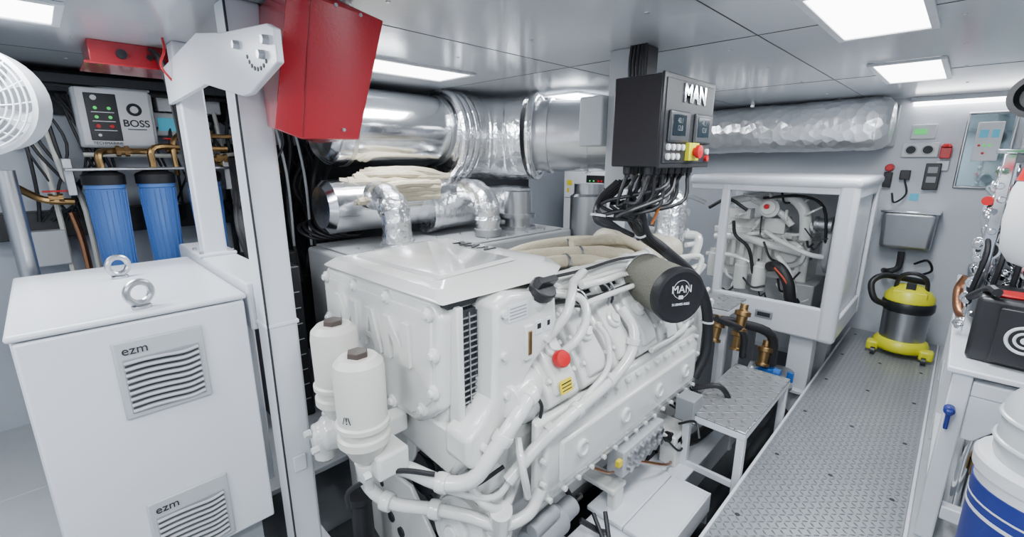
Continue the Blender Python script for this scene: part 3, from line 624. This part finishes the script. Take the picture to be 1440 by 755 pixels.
for p0 in ((-.95,3.2,.3),(-1.02,2.95,.42),(-.8,3.3,.2),(-.9,3.05,.5)):q.lathe(p0,(0,.3,1),[(0,.045),(.02,.045),(.02,.03),(.1,.035),(.1,.05),(.13,.05),(.14,.025),(.18,.025)],18)
q.done()
q=P('blue_flanges',BLUEP,.002);q.lathe((-.78,3.35,.12),(0,0,1),[(0,.08),(.02,.08),(.02,.05),(.06,.05)],24).box(-.66,-.62,3.38,3.40,.1,.17).lathe((-.70,3.2,.22),(1,0,0),[(0,.03),(.04,.03)],16).done()
q=P('sea_hoses',RUB);q.tube([(-1.1,3.0,.55),(-.95,3.2,.50),(-.78,3.34,.42),(-.76,3.36,.2)],.032,12).tube([(-1.0,2.9,.6),(-.88,3.05,.5),(-.88,3.12,.3)],.022,12).done()
q=P('steel_flanges',STEEL);q.lathe((-.72,3.45,.02),(0,0,1),[(0,.09),(.02,.09),(.02,.05),(.1,.05),(.1,.09),(.12,.09)],20).lathe((-.9,3.4,.1),(1,0,0),[(0,.07),(.02,.07),(.02,.04),(.15,.04),(.15,.07),(.17,.07)],20).done()
# ---------------------------------------------------------------- control panel over the engine
G('ceiling_support_post',(-1.24,2.08,1.8));P('support_tube',LGREY,.006).box(-1.32,-1.2,2.02,2.14,1.45,2.1).done()
P('support_channel',BLACK,.004).box(-1.2,-1.12,2.02,2.12,1.6,2.1).done()
q=P('support_cables',RUB)
for i in range(5):q.tube([(-1.19+.018*i,2.0,2.1),(-1.19+.018*i,1.99,2.0),(-1.18+.016*i,2.0,1.85)],.008,6)
q.done()
G('engine_control_panel',(-1.0,2.0,1.75))
P('panel_housing',BLACK,.008,3).box(-1.12,-.9,1.76,2.25,1.565,1.925).done()
P('panel_rim',BLACK,.004).box(-.905,-.893,1.755,2.255,1.56,1.93).done()
P('panel_plate',mat('panel_anthracite',(.02,.021,.024),.45),.003).box(-.895,-.889,1.775,2.235,1.58,1.91).done()
T('panel_lettering','MAN',(-.888,2.03,1.86),.10,'+x',CHROME,.004,bold=.003)
for y in (1.80,2.04):
    P('display_bezel',mat('display_bezel',(.04,.043,.048),.3),.008,3).box(-.892,-.876,y,y+.18,1.665,1.79).done()
    P('display_glass',SCREEN,.002).box(-.878,-.874,y+.02,y+.14,1.69,1.775).done()
    T('display_digits','40.1\n12.8',(-.873,y+.08,1.735),.03,'+x',mat('lcd_grey',(.12,.135,.15),.4),.0005)
q=P('panel_buttons',WLAB)
for i in range(4):
    for k in range(2):
        if i==3 and k==1:continue
        q.lathe((-.889,1.81+i*.045,1.645-k*.038),(1,0,0),[(0,.013),(.01,.013),(.012,.009)],16)
q.lathe((-.889,2.2,1.63),(1,0,0),[(0,.013),(.01,.013)],16);q.done()
P('button_yellow_base',YEL,.002).box(-.89,-.87,1.98,2.08,1.59,1.665).done()
P('emergency_button',REDP).lathe((-.872,2.03,1.628),(1,0,0),[(0,.018),(.015,.018),(.015,.028),(.03,.028),(.034,0)],24).done()
P('button_red',REDP).lathe((-.889,2.2,1.6),(1,0,0),[(0,.014),(.012,.014)],16).done()
q=P('cable_glands',BLACK)
for i in range(7):
    for k in range(2):q.lathe((-1.06+k*.1,1.8+i*.065,1.565),(0,0,-1),[(0,.02),(.03,.018),(.035,.012),(.045,.012)],12)
q.done()
q=P('panel_cables',RUB)
for i in range(7):
    for k in range(3):
        s0=Vector((-1.06+k*.05,1.8+i*.065,1.53));dz=random.uniform(.05,.16)
        q.tube([s0,s0+Vector((random.uniform(-.03,.02),random.uniform(-.12,0),-dz)),(-1.08+random.uniform(-.07,.05),1.78+random.uniform(-.08,.14),1.39+random.uniform(-.05,.03)),(-1.08+.05*random.random(),1.86+.05*random.random(),1.32),(-1.09+.03*random.random(),1.98+.03*random.random(),1.22)],.009,7)
for i in range(5):q.tube([(-1.12,1.82+i*.03,1.5),(-1.16,1.74+i*.02,1.42),(-1.14,1.70,1.33+.012*i),(-1.08,1.8,1.29),(-1.07,1.9,1.25)],.011,7)
q.tube([(-1.06,1.88,1.38),(-1.06,1.96,1.26),(-1.04,2.12,1.17),(-1.04,2.26,1.10),(-1.0,2.4,1.0),(-.95,2.5,.86),(-.93,2.56,.7),(-.92,2.56,.5),(-.95,2.5,.35)],.03,14)
q.tube([(-1.04,1.90,1.38),(-1.03,1.97,1.25),(-1.0,2.08,1.17)],.018,10)
q.done()
q=P('cable_ties',WLAB)
for p0,d in (((-1.06,1.96,1.262),(0,.6,-.6)),((-1.14,1.71,1.35),(0,.2,1)),((-.93,2.56,.68),(0,0,1))):q.lathe(p0,d,[(0,.035),(.010,.035)],14)
q.done()
P('orange_cable',mat('orange',(.5,.14,.015),.5)).tube([(-1.0,2.0,1.54),(-.98,1.98,1.42),(-1.02,1.98,1.3)],.006,7).done()
G('grey_terminal_box',(-1.36,2.05,1.8));P('terminal_body',LGREY,.008,3).box(-1.46,-1.32,1.98,2.1,1.66,1.9).done()
# ---------------------------------------------------------------- generator
G('generator_enclosure',(-1.03,4.3,.9))
E0,E1,F0,F1,Z0,Z1=-1.56,-.48,3.66,4.72,.34,1.475
P('roof_panel',WHITE,.03,4).box(E0-.02,E1+.02,F0-.02,F1,Z1-.07,Z1).done()
P('roof_lip',WHITE,.01,3).box(E0,E1,F0,F0+.03,Z1-.11,Z1-.05).done()
P('front_right_post',WHITE,.03,4).box(E1-.10,E1+.013,F0-.013,F0+.08,Z0-.004,Z1-.03).done()
P('front_left_post',WHITE,.012,3).box(-1.325,-1.265,F0-.002,F0+.05,Z0+.2,Z1-.05).done()
P('corner_left_post',WHITE,.01,3).box(E0,E0+.04,F1-.05,F1,Z0,Z1-.03).done()
P('right_side_panel',WHITE,.02,4).box(E1-.02,E1+.006,F0+.02,F1-.13,Z0+.002,Z0+.16).box(E1-.02,E1+.009,F1-.12,F1-.002,Z0+.001,Z1-.03).box(E1-.02,E1+.006,F0+.02,F1-.13,Z1-.14,Z1-.034).done()
P('right_inner_panel',WHITE,.01).box(E1-.04,E1-.022,F0+.05,F1-.05,Z0+.1,Z1-.1).done()
P('front_lower_panel',WHITE,.016,3).box(-1.32,E1-.01,F0-.005,F0+.04,Z0+.002,Z0+.24).done()
P('panel_slot',GREY,.018,3).box(-.98,-.86,F0-.018,F0-.002,Z0+.09,Z0+.15).done()
P('slot_dark',DARK,.01,3).box(-.965,-.875,F0-.021,F0-.01,Z0+.103,Z0+.137).done()
P('floor_pan',WHITE,.01).box(E0+.01,E1-.03,F0+.045,F1-.01,Z0+.005,Z0+.04).done()
P('support_feet',WHITE,.006).box(-1.3,-1.2,3.8,4.6,-.4,Z0).box(-.75,-.6,3.75,3.9,-.4,Z0).box(-.75,-.6,4.4,4.6,-.4,Z0).box(-.85,-.58,3.7,3.95,-.12,-.09).done()
G('diesel_generator',(-1.0,4.2,.8))
P('gen_block',ENG,.02,3).box(-1.45,-.78,4.12,4.5,.62,1.0).box(-1.5,-1.0,4.125,4.45,.98,1.12).done()
P('gen_sump',TANKM,.01).box(-1.45,-.7,4.05,4.5,.42,.64).done()
P('gen_rear_bulkhead',WHITE,.01).box(-1.5,-.55,4.5,4.6,.4,1.36).done()
P('gen_base',STEEL,.01).box(-1.5,-.6,3.9,4.6,.38,.42).done()
q=P('gen_ribs',ENG,.006,2)
for i in range(9):q.box(-1.42+i*.07,-1.385+i*.07,4.08,4.13,.70,.96)
q.box(-1.5,-.9,4.06,4.14,.98,1.03).box(-1.4,-1.2,3.98,4.1,1.12,1.2).box(-1.1,-.95,4.02,4.2,1.02,1.14).lathe((-.9,4.1,.86),(0,-1,0),[(0,.11),(.04,.11),(.05,.07),(.08,.06)],28);q.done()
q=P('gen_pulleys',STEEL)
q.lathe((-.62,4.2,.78),(1,0,0),[(0,.15),(.02,.15),(.02,.13),(.04,.13),(.04,.15),(.06,.15)],32).lathe((-.62,4.12,1.2),(1,0,0),[(0,.08),(.04,.08)],24).lathe((-.62,4.0,.62),(1,0,0),[(0,.06),(.04,.06)],24)
q.lathe((-.75,4.02,1.12),(1,0,0),[(0,.06),(.02,.06),(.02,.05),(.09,.05),(.09,.06),(.11,.06)],24)
q.done()
P('gen_belt',RUB).tube([(-.585,4.2,1.28),(-.585,4.04,1.2),(-.585,4.04,.8),(-.585,4.1,.66),(-.585,4.3,.7),(-.585,4.34,.9),(-.585,4.22,1.28)],.012,8).done()
P('gen_fan_housing',LGREY,.01).lathe((-.68,4.2,.95),(1,0,0),[(0,.22),(.04,.22),(.05,.2)],32).done()
q=P('gen_pipes',ENG)
q.tube([(-1.45,3.98,.95),(-1.25,3.95,.98),(-1.05,3.96,.94),(-.8,3.98,.9)],.032,14).tube([(-1.0,4.0,1.32),(-.9,3.98,1.3),(-.82,3.98,1.2),(-.8,4.0,1.0)],.04,14).tube([(-.95,3.95,.85),(-.85,3.9,.75),(-.8,3.92,.6)],.022,12).tube([(-1.2,4.0,1.28),(-1.0,3.98,1.2),(-.9,4.0,1.1)],.025,12).tube([(-1.4,4.0,1.25),(-1.2,4.02,1.3),(-1.1,4.1,1.32)],.03,12).tube([(-1.5,3.95,.8),(-1.3,3.93,.82),(-1.15,3.95,.78)],.018,10).tube([(-1.05,3.9,1.05),(-.95,3.86,1.0),(-.75,3.86,.92),(-.65,3.9,.9)],.018,10)
for i in range(26):
    a=Vector((random.uniform(-1.45,-.7),random.uniform(3.93,4.05),random.uniform(.5,1.33)));b=a+Vector((random.uniform(-.12,.12),0,random.uniform(-.12,.12)));q.tube([a,(a+b)/2-Vector((0,.04,0)),b],random.uniform(.006,.018),8)
q.done()
q=P('gen_filters',ENG)
for x,z in ((-1.2,.55),(-1.06,.56),(-1.42,.62)):q.lathe((x,3.92,z),(0,0,1),[(0,.03),(.01,.05),(.2,.052),(.21,.04),(.24,.04)],20)
q.lathe((-1.05,3.95,1.22),(0,-1,.2),[(0,.07),(.03,.07),(.04,.05),(.06,.05)],20)
q.done()
P('gen_red_cap',REDP).lathe((-1.06,3.89,1.24),(0,-1,0),[(0,.02),(.02,.018)],16).done()
q=P('gen_hoses',RUB)
q.tube([(-.98,3.88,.78),(-.90,3.80,.80),(-.82,3.78,.70),(-.78,3.8,.54),(-.66,3.8,.46)],.04,14)
q.tube([(-1.3,3.92,1.1),(-1.25,3.85,1.0),(-1.15,3.88,.9),(-1.1,3.9,.7)],.014,8).tube([(-1.1,3.92,1.3),(-.85,3.9,1.33),(-.7,3.95,1.25),(-.66,4.0,.95)],.011,8).tube([(-1.0,3.9,.5),(-.85,3.85,.5),(-.75,3.85,.56)],.02,8)
q.tube([(-1.5,3.9,1.2),(-1.35,3.88,1.28),(-1.2,3.9,1.2)],.014,8)
for i in range(14):
    a=Vector((random.uniform(-1.4,-.62),random.uniform(3.88,4.0),random.uniform(.5,1.33)));b=a+Vector((random.uniform(-.2,.2),0,random.uniform(-.25,.1)));q.tube([a,(a+b)/2-Vector((0,.03,.04)),b],random.uniform(.005,.010),7)
q.done()
P('hose_stripe',mat('orange_stripe',(.5,.06,.02),.5)).tube([(-.92,3.765,.80),(-.84,3.745,.73),(-.785,3.762,.62)],.008,7).done()
G('grey_ventilation_hose');q=P('hose',LGREY);q.tube([(-1.65,3.75,1.25),(-1.6,3.7,1.3),(-1.5,3.8,1.25)],.02,8).tube([(-1.85,3.6,1.15),(-1.7,3.6,1.2),(-1.6,3.7,1.15)],.05,12).done()
# ---------------------------------------------------------------- far wall
G('hand_wash_basin',(-.28,5.25,1.0))
P('basin_bowl',STEEL,.03,4).hull([(-.47,5.12,1.15),(-.11,5.12,1.15),(-.47,5.345,1.15),(-.11,5.345,1.15),(-.46,5.16,.83),(-.12,5.16,.83),(-.46,5.345,.80),(-.12,5.345,.80)]).done()
P('basin_rim',CHROME,.005).box(-.485,-.095,5.105,5.35,1.145,1.165).done()
P('basin_drain',RUB).tube([(-.3,5.22,.8),(-.3,5.2,.66),(-.36,5.18,.62),(-.4,5.3,.6)],.025,10).done()
G('electric_sockets')
q=P('socket_plates',WLAB,.006);q.box(-.44,-.2,5.31,5.35,1.61,1.73).box(-.40,-.24,5.31,5.35,1.76,1.88).box(-.2,-.12,5.3,5.35,1.5,1.58);q.done()
q=P('socket_faces',DARK);q.lathe((-.38,5.31,1.67),(0,-1,0),[(0,.036),(.003,.036)],20).lathe((-.27,5.31,1.67),(0,-1,0),[(0,.036),(.003,.036)],20).done()
P('socket_rings',LGREY).torus((-.38,5.305,1.67),(0,1,0),.037,.005).torus((-.27,5.305,1.67),(0,1,0),.037,.005).done()
P('indicator_green',GRNL).box(-.38,-.3,5.3,5.312,1.8,1.84).done()
P('red_device',REDP,.006).box(-.19,-.12,5.27,5.35,1.6,1.69).lathe((-.155,5.27,1.69),(0,0,1),[(0,.04),(.03,.02)],14).lathe((-.5,5.35,1.52),(0,-1,0),[(0,.035),(.08,.03)],14).done()
q=P('industrial_sockets',BLACK,.006);q.box(-.53,-.47,5.28,5.35,1.35,1.48).box(-.42,-.35,5.28,5.35,1.42,1.5).box(-.26,-.16,5.27,5.35,1.34,1.56);q.done()
P('socket_inner',GREY).box(-.24,-.18,5.26,5.275,1.4,1.45).box(-.24,-.18,5.26,5.275,1.48,1.53).done()
P('blue_sticker',SCRB).box(-.33,-.27,5.34,5.348,1.24,1.30).done()
q=P('socket_leads',RUB);q.tube([(-.38,5.28,1.42),(-.35,5.25,1.3),(-.42,5.27,1.22),(-.45,5.3,1.3)],.008,7).tube([(-.2,5.25,.7),(-.12,5.2,.75),(-.08,5.25,.66),(-.15,5.28,.6)],.01,7).done()
G('window_1',(-.05,5.34,1.65))
P('window_frame',STEEL,.008).box(-.07,.22,5.31,5.35,1.36,1.38).box(-.07,.22,5.31,5.35,1.94,1.96).box(-.07,-.05,5.311,5.35,1.361,1.959).box(.2,.22,5.311,5.35,1.361,1.959).done()
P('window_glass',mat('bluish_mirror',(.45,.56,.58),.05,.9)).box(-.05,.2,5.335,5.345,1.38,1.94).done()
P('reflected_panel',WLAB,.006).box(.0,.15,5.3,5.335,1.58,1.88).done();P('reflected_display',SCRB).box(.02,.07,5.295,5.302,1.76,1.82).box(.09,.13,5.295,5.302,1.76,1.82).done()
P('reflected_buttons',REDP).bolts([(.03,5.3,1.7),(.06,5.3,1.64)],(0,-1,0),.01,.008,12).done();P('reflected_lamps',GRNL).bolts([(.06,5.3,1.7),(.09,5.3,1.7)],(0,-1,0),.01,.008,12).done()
G('emissive_strip',(-.05,5.32,2.03));P('strip_body',PANE,.004).box(-.42,.5,5.28,5.34,2.03,2.06).done();P('strip_cap',WHITE,.004).box(-.44,.52,5.27,5.35,2.06,2.1).done()  # emissive strip with white cap, top of far wall
G('fuse_enclosure',(-.6,5.2,1.9));P('enclosure_body',LGREY,.008).box(-.62,-.5,5.25,5.35,1.7,2.05).done()
G('power_distribution_cabinet',(.3,5.25,1.6));P('cabinet_shell',WLAB,.01).box(.26,.62,5.15,5.35,1.3,2.0).done()
P('cabinet_screen',SCRB,.003).box(.33,.42,5.14,5.155,1.75,1.85).done();P('cabinet_buttons',GRNL).bolts([(.35,5.15,1.65),(.4,5.15,1.65),(.45,5.15,1.65)],(0,-1,0),.012,.01,12).done();P('cabinet_red',REDP).bolts([(.5,5.15,1.8),(.35,5.15,1.55)],(0,-1,0),.014,.01,12).done()
G('wet_dry_vacuum',(-.17,4.85,0))
P('vacuum_base',YEL,.02,3).lathe((-.17,4.85,.04),(0,0,1),[(0,.17),(.03,.19),(.08,.18),(.1,.15)],28).box(-.38,-.3,4.70,4.80,.02,.1).box(-.04,.05,4.70,4.80,.02,.1).done()
P('vacuum_drum',STEEL).lathe((-.17,4.85,.13),(0,0,1),[(0,.145),(.02,.15),(.27,.155)],32).done()
P('vacuum_collar',BLACK).lathe((-.17,4.85,.38),(0,0,1),[(0,.16),(.02,.172),(.07,.172),(.09,.16)],32).done()
P('vacuum_head',YEL,.01,3).lathe((-.17,4.85,.46),(0,0,1),[(0,.165),(.05,.16),(.1,.12),(.13,.08),(.14,0)],28).box(-.28,-.06,4.73,4.81,.46,.56).done()
P('vacuum_handle',BLACK).tube([(-.27,4.83,.54),(-.25,4.81,.66),(-.17,4.80,.70),(-.09,4.81,.66),(-.07,4.83,.54)],.016,10).box(-.2,-.14,4.75,4.81,.56,.62).done()
P('vacuum_hose',RUB).tube([(-.3,4.75,.42),(-.38,4.69,.47),(-.42,4.73,.59),(-.36,4.80,.65),(-.25,4.90,.63),(-.1,5.0,.6)],.024,12).done()
P('vacuum_wheels',BLACK).lathe((-.34,4.67,.03),(1,0,0),[(0,.03),(.03,.03)],14).lathe((-.02,4.67,.03),(1,0,0),[(0,.03),(.03,.03)],14).done()
# ---------------------------------------------------------------- right side rack
G('equipment_frame',(.5,3.2,.4))
q=P('frame_tubes',WHITE,.006,3)
for x in (.09,.75):
    for y in (2.42,3.4,4.4):q.box(x,x+.06,y,y+.06,0,.775)
for z in (.69,.12):
    q.box(.152,.748,2.424,2.476,z,z+.06).box(.095,.145,2.482,3.398,z+.003,z+.057).box(.095,.145,3.462,4.398,z+.003,z+.057).box(.152,.748,4.404,4.456,z,z+.06)
q.done()
P('frame_top',WHITE,.006).box(.07,.85,2.40,4.46,.776,.80).done()
P('frame_gusset',WHITE,.005).prism([(.152,.688),(.152,.5),(.19,.5),(.32,.66),(.32,.688)],'y',2.43,2.45).done()
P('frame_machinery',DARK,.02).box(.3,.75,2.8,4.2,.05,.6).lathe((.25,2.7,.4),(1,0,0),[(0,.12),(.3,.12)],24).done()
q=P('frame_pipes',CHROME)
q.tube([(.2,2.6,.05),(.2,2.6,.4),(.24,2.62,.55),(.3,2.7,.6)],.022,12).tube([(.3,2.55,.1),(.3,2.55,.5),(.4,2.6,.6)],.018,12);q.done()
q=P('frame_hoses',RUB)
for i in range(8):
    a=Vector((random.uniform(.18,.5),2.55+random.random()*.2,.08));q.tube([a,a+Vector((.05,.03,.2)),a+Vector((random.uniform(-.05,.1),0,.42)),a+Vector((.1,.1,.6))],.014,8)
q.done()
P('frame_brass',BRASS).lathe((.24,2.56,.3),(0,0,1),[(0,.03),(.06,.03)],6).lathe((.34,2.53,.5),(1,0,0),[(0,.03),(.08,.03)],6).done()
P('blue_valve_handle',LBLUE,.004).box(.095,.115,2.36,2.46,.61,.63).lathe((.105,2.42,.62),(0,-1,0),[(0,.018),(.04,.018)],12).box(.098,.112,2.38,2.42,.54,.62).done()
G('watermaker_pump',(.25,2.7,.95))
P('pump_head',BLACK,.02,3).box(.13,.45,2.52,2.82,.80,1.07,('Z',-8)).done()
P('pump_cap',REDP,.006).box(.17,.26,2.56,2.66,1.07,1.083).done()
dn=Vector((-.14,-.99,0))
P('pump_emblem',WLAB).torus((.26,2.493,.93),dn,.05,.006,28,6).torus((.26,2.493,.93),dn,.028,.005,24,6).lathe((.26,2.497,.93),dn,[(0,.012),(.008,.012)],12).done()
P('pump_face',BLACK,.004).box(.18,.4,2.495,2.53,.82,1.04,('Z',-8)).done()
G('high_pressure_manifold',(.2,3.1,1.2))
q=P('membrane_tubes',CHROME)
for i in range(3):q.cyl((.14+.11*i,3.0+.05*i,.8),(.14+.11*i,3.0+.05*i,1.58),.04)
for i in range(4):q.cyl((.14,3.0,.9+i*.17),(.14,4.2,.9+i*.17),.04)
q.done()
P('manifold_panel',CLEAR,.006).box(.12,.8,3.12,3.14,.8,1.62).done()
q=P('manifold_fittings',CHROME,.003)
for i in range(12):
    for k in range(3):
        z=.86+i*.062;x=.10+.1*k+.01*(i%2);y=2.93+.02*k
        q.lathe((x,y,z),(random.uniform(-.3,.3),-1,random.uniform(-.4,.4)),[(0,.022),(.02,.022),(.02,.03),(.035,.03),(.035,.015),(.06,.015)],8)
q.done()
q=P('gauges',CHROME);gf=P('gauge_faces',BLACK)
for x,z in ((.12,1.02),(.12,1.2),(.12,1.38),(.24,1.3),(.28,1.12)):
    q.lathe((x,2.92,z),(-.1,-1,0),[(-.03,.045),(0,.045),(0,.038)],24);gf.lathe((x,2.915,z),(-.1,-1,0),[(0,.036),(.003,.036)],24)
q.done();gf.done()
P('top_plate',CHROME,.004).box(.08,.5,2.9,3.2,1.62,1.64).box(.1,.14,2.88,2.92,.8,1.62).done()
q=P('manifold_hoses',RUB);
for i in range(6):q.tube([(.1+.05*i,2.95,1.3),(.12+.05*i,2.85,1.2),(.1+.06*i,2.87,1.0),(.12+.06*i,2.95,.85)],.01,7)
q.tube([(.1,2.9,.98),(.14,2.6,1.09),(.16,2.5,1.1)],.016,8);q.done()
P('red_knobs',REDP).lathe((.09,2.9,1.42),(-.3,-1,0),[(0,.02),(.025,.02)],12).lathe((.2,2.86,1.47),(0,-1,0),[(0,.018),(.02,.018)],12).done()
P('copper_elbow',COPPER).tube([(.09,3.3,1.0),(.07,3.3,.92),(.09,3.2,.83),(.14,3.1,.83)],.022,12).done()
G('banded_water_tank',(.25,2.27,1.4))
P('tank_shell',WLAB).lathe((.225,2.27,1.24),(0,0,1),[(0,.03),(.02,.08),(.06,.105),(.16,.115),(.26,.11),(.34,.085),(.44,.08),(.46,.04),(.86,.035)],36).done()
P('tank_green_band',GRN).lathe((.225,2.27,1.60),(0,0,1),[(0,.088),(.06,.087)],36).done();P('tank_red_band',REDP).lathe((.225,2.27,1.53),(0,0,1),[(0,.105),(.055,.092)],36).done()
P('tank_arm',STEEL,.004).box(.28,.32,2.27,2.9,1.28,1.31).done()
G('black_duct_fan',(.15,2.7,1.85));P('duct_housing',RUB).lathe((.145,2.7,1.83),(-.3,-1,0),[(-.15,.075),(0,.08),(.03,.08),(.03,.06),(.0,.05),(0,0)],32).done()
P('duct_bracket',STEEL,.004).box(.15,.2,2.75,2.85,1.88,2.1).done()
G('dosing_drum',(.355,2.0,0))
P('drum_lower',WLAB).lathe((.355,2.0,0),(0,0,1),[(0,.165),(.02,.17),(.64,.18),(.64,.19),(.68,.192),(.69,.185),(.69,0)],40).done()
P('drum_label',LBLUE).lathe((.355,2.0,.28),(0,0,1),[(0,.178),(.32,.183)],40).done()
P('drum_print',WLAB).lathe((.355,2.0,.5),(0,0,1),[(0,.1825),(.012,.1828)],40).lathe((.355,2.0,.54),(0,0,1),[(0,.1830),(.006,.1832)],40).done()
P('drum_upper',CLEAR).lathe((.365,2.0,.69),(0,0,1),[(0,.16),(.02,.165),(.18,.16),(.23,.13),(.25,.06),(.28,.06),(.28,0)],40).done()
P('drum_ribs',CLEAR).torus((.365,2.0,.75),(0,0,1),.165,.008,40,8).torus((.365,2.0,.83),(0,0,1),.163,.008,40,8).done()
# ---------------------------------------------------------------- world + camera
w=bpy.data.worlds.new('world');bpy.context.scene.world=w;w.use_nodes=True
w.node_tree.nodes['Background'].inputs[0].default_value=(.8,.88,1,1);w.node_tree.nodes['Background'].inputs[1].default_value=.3
cam=bpy.data.cameras.new('camera');cam.lens=16;cam.sensor_width=36;cam.clip_start=.02
co=bpy.data.objects.new('camera',cam);C.objects.link(co);co.location=(0,0,1.6);co.rotation_euler=(math.radians(90-13.6),0,math.radians(44.4))
bpy.context.scene.camera=co
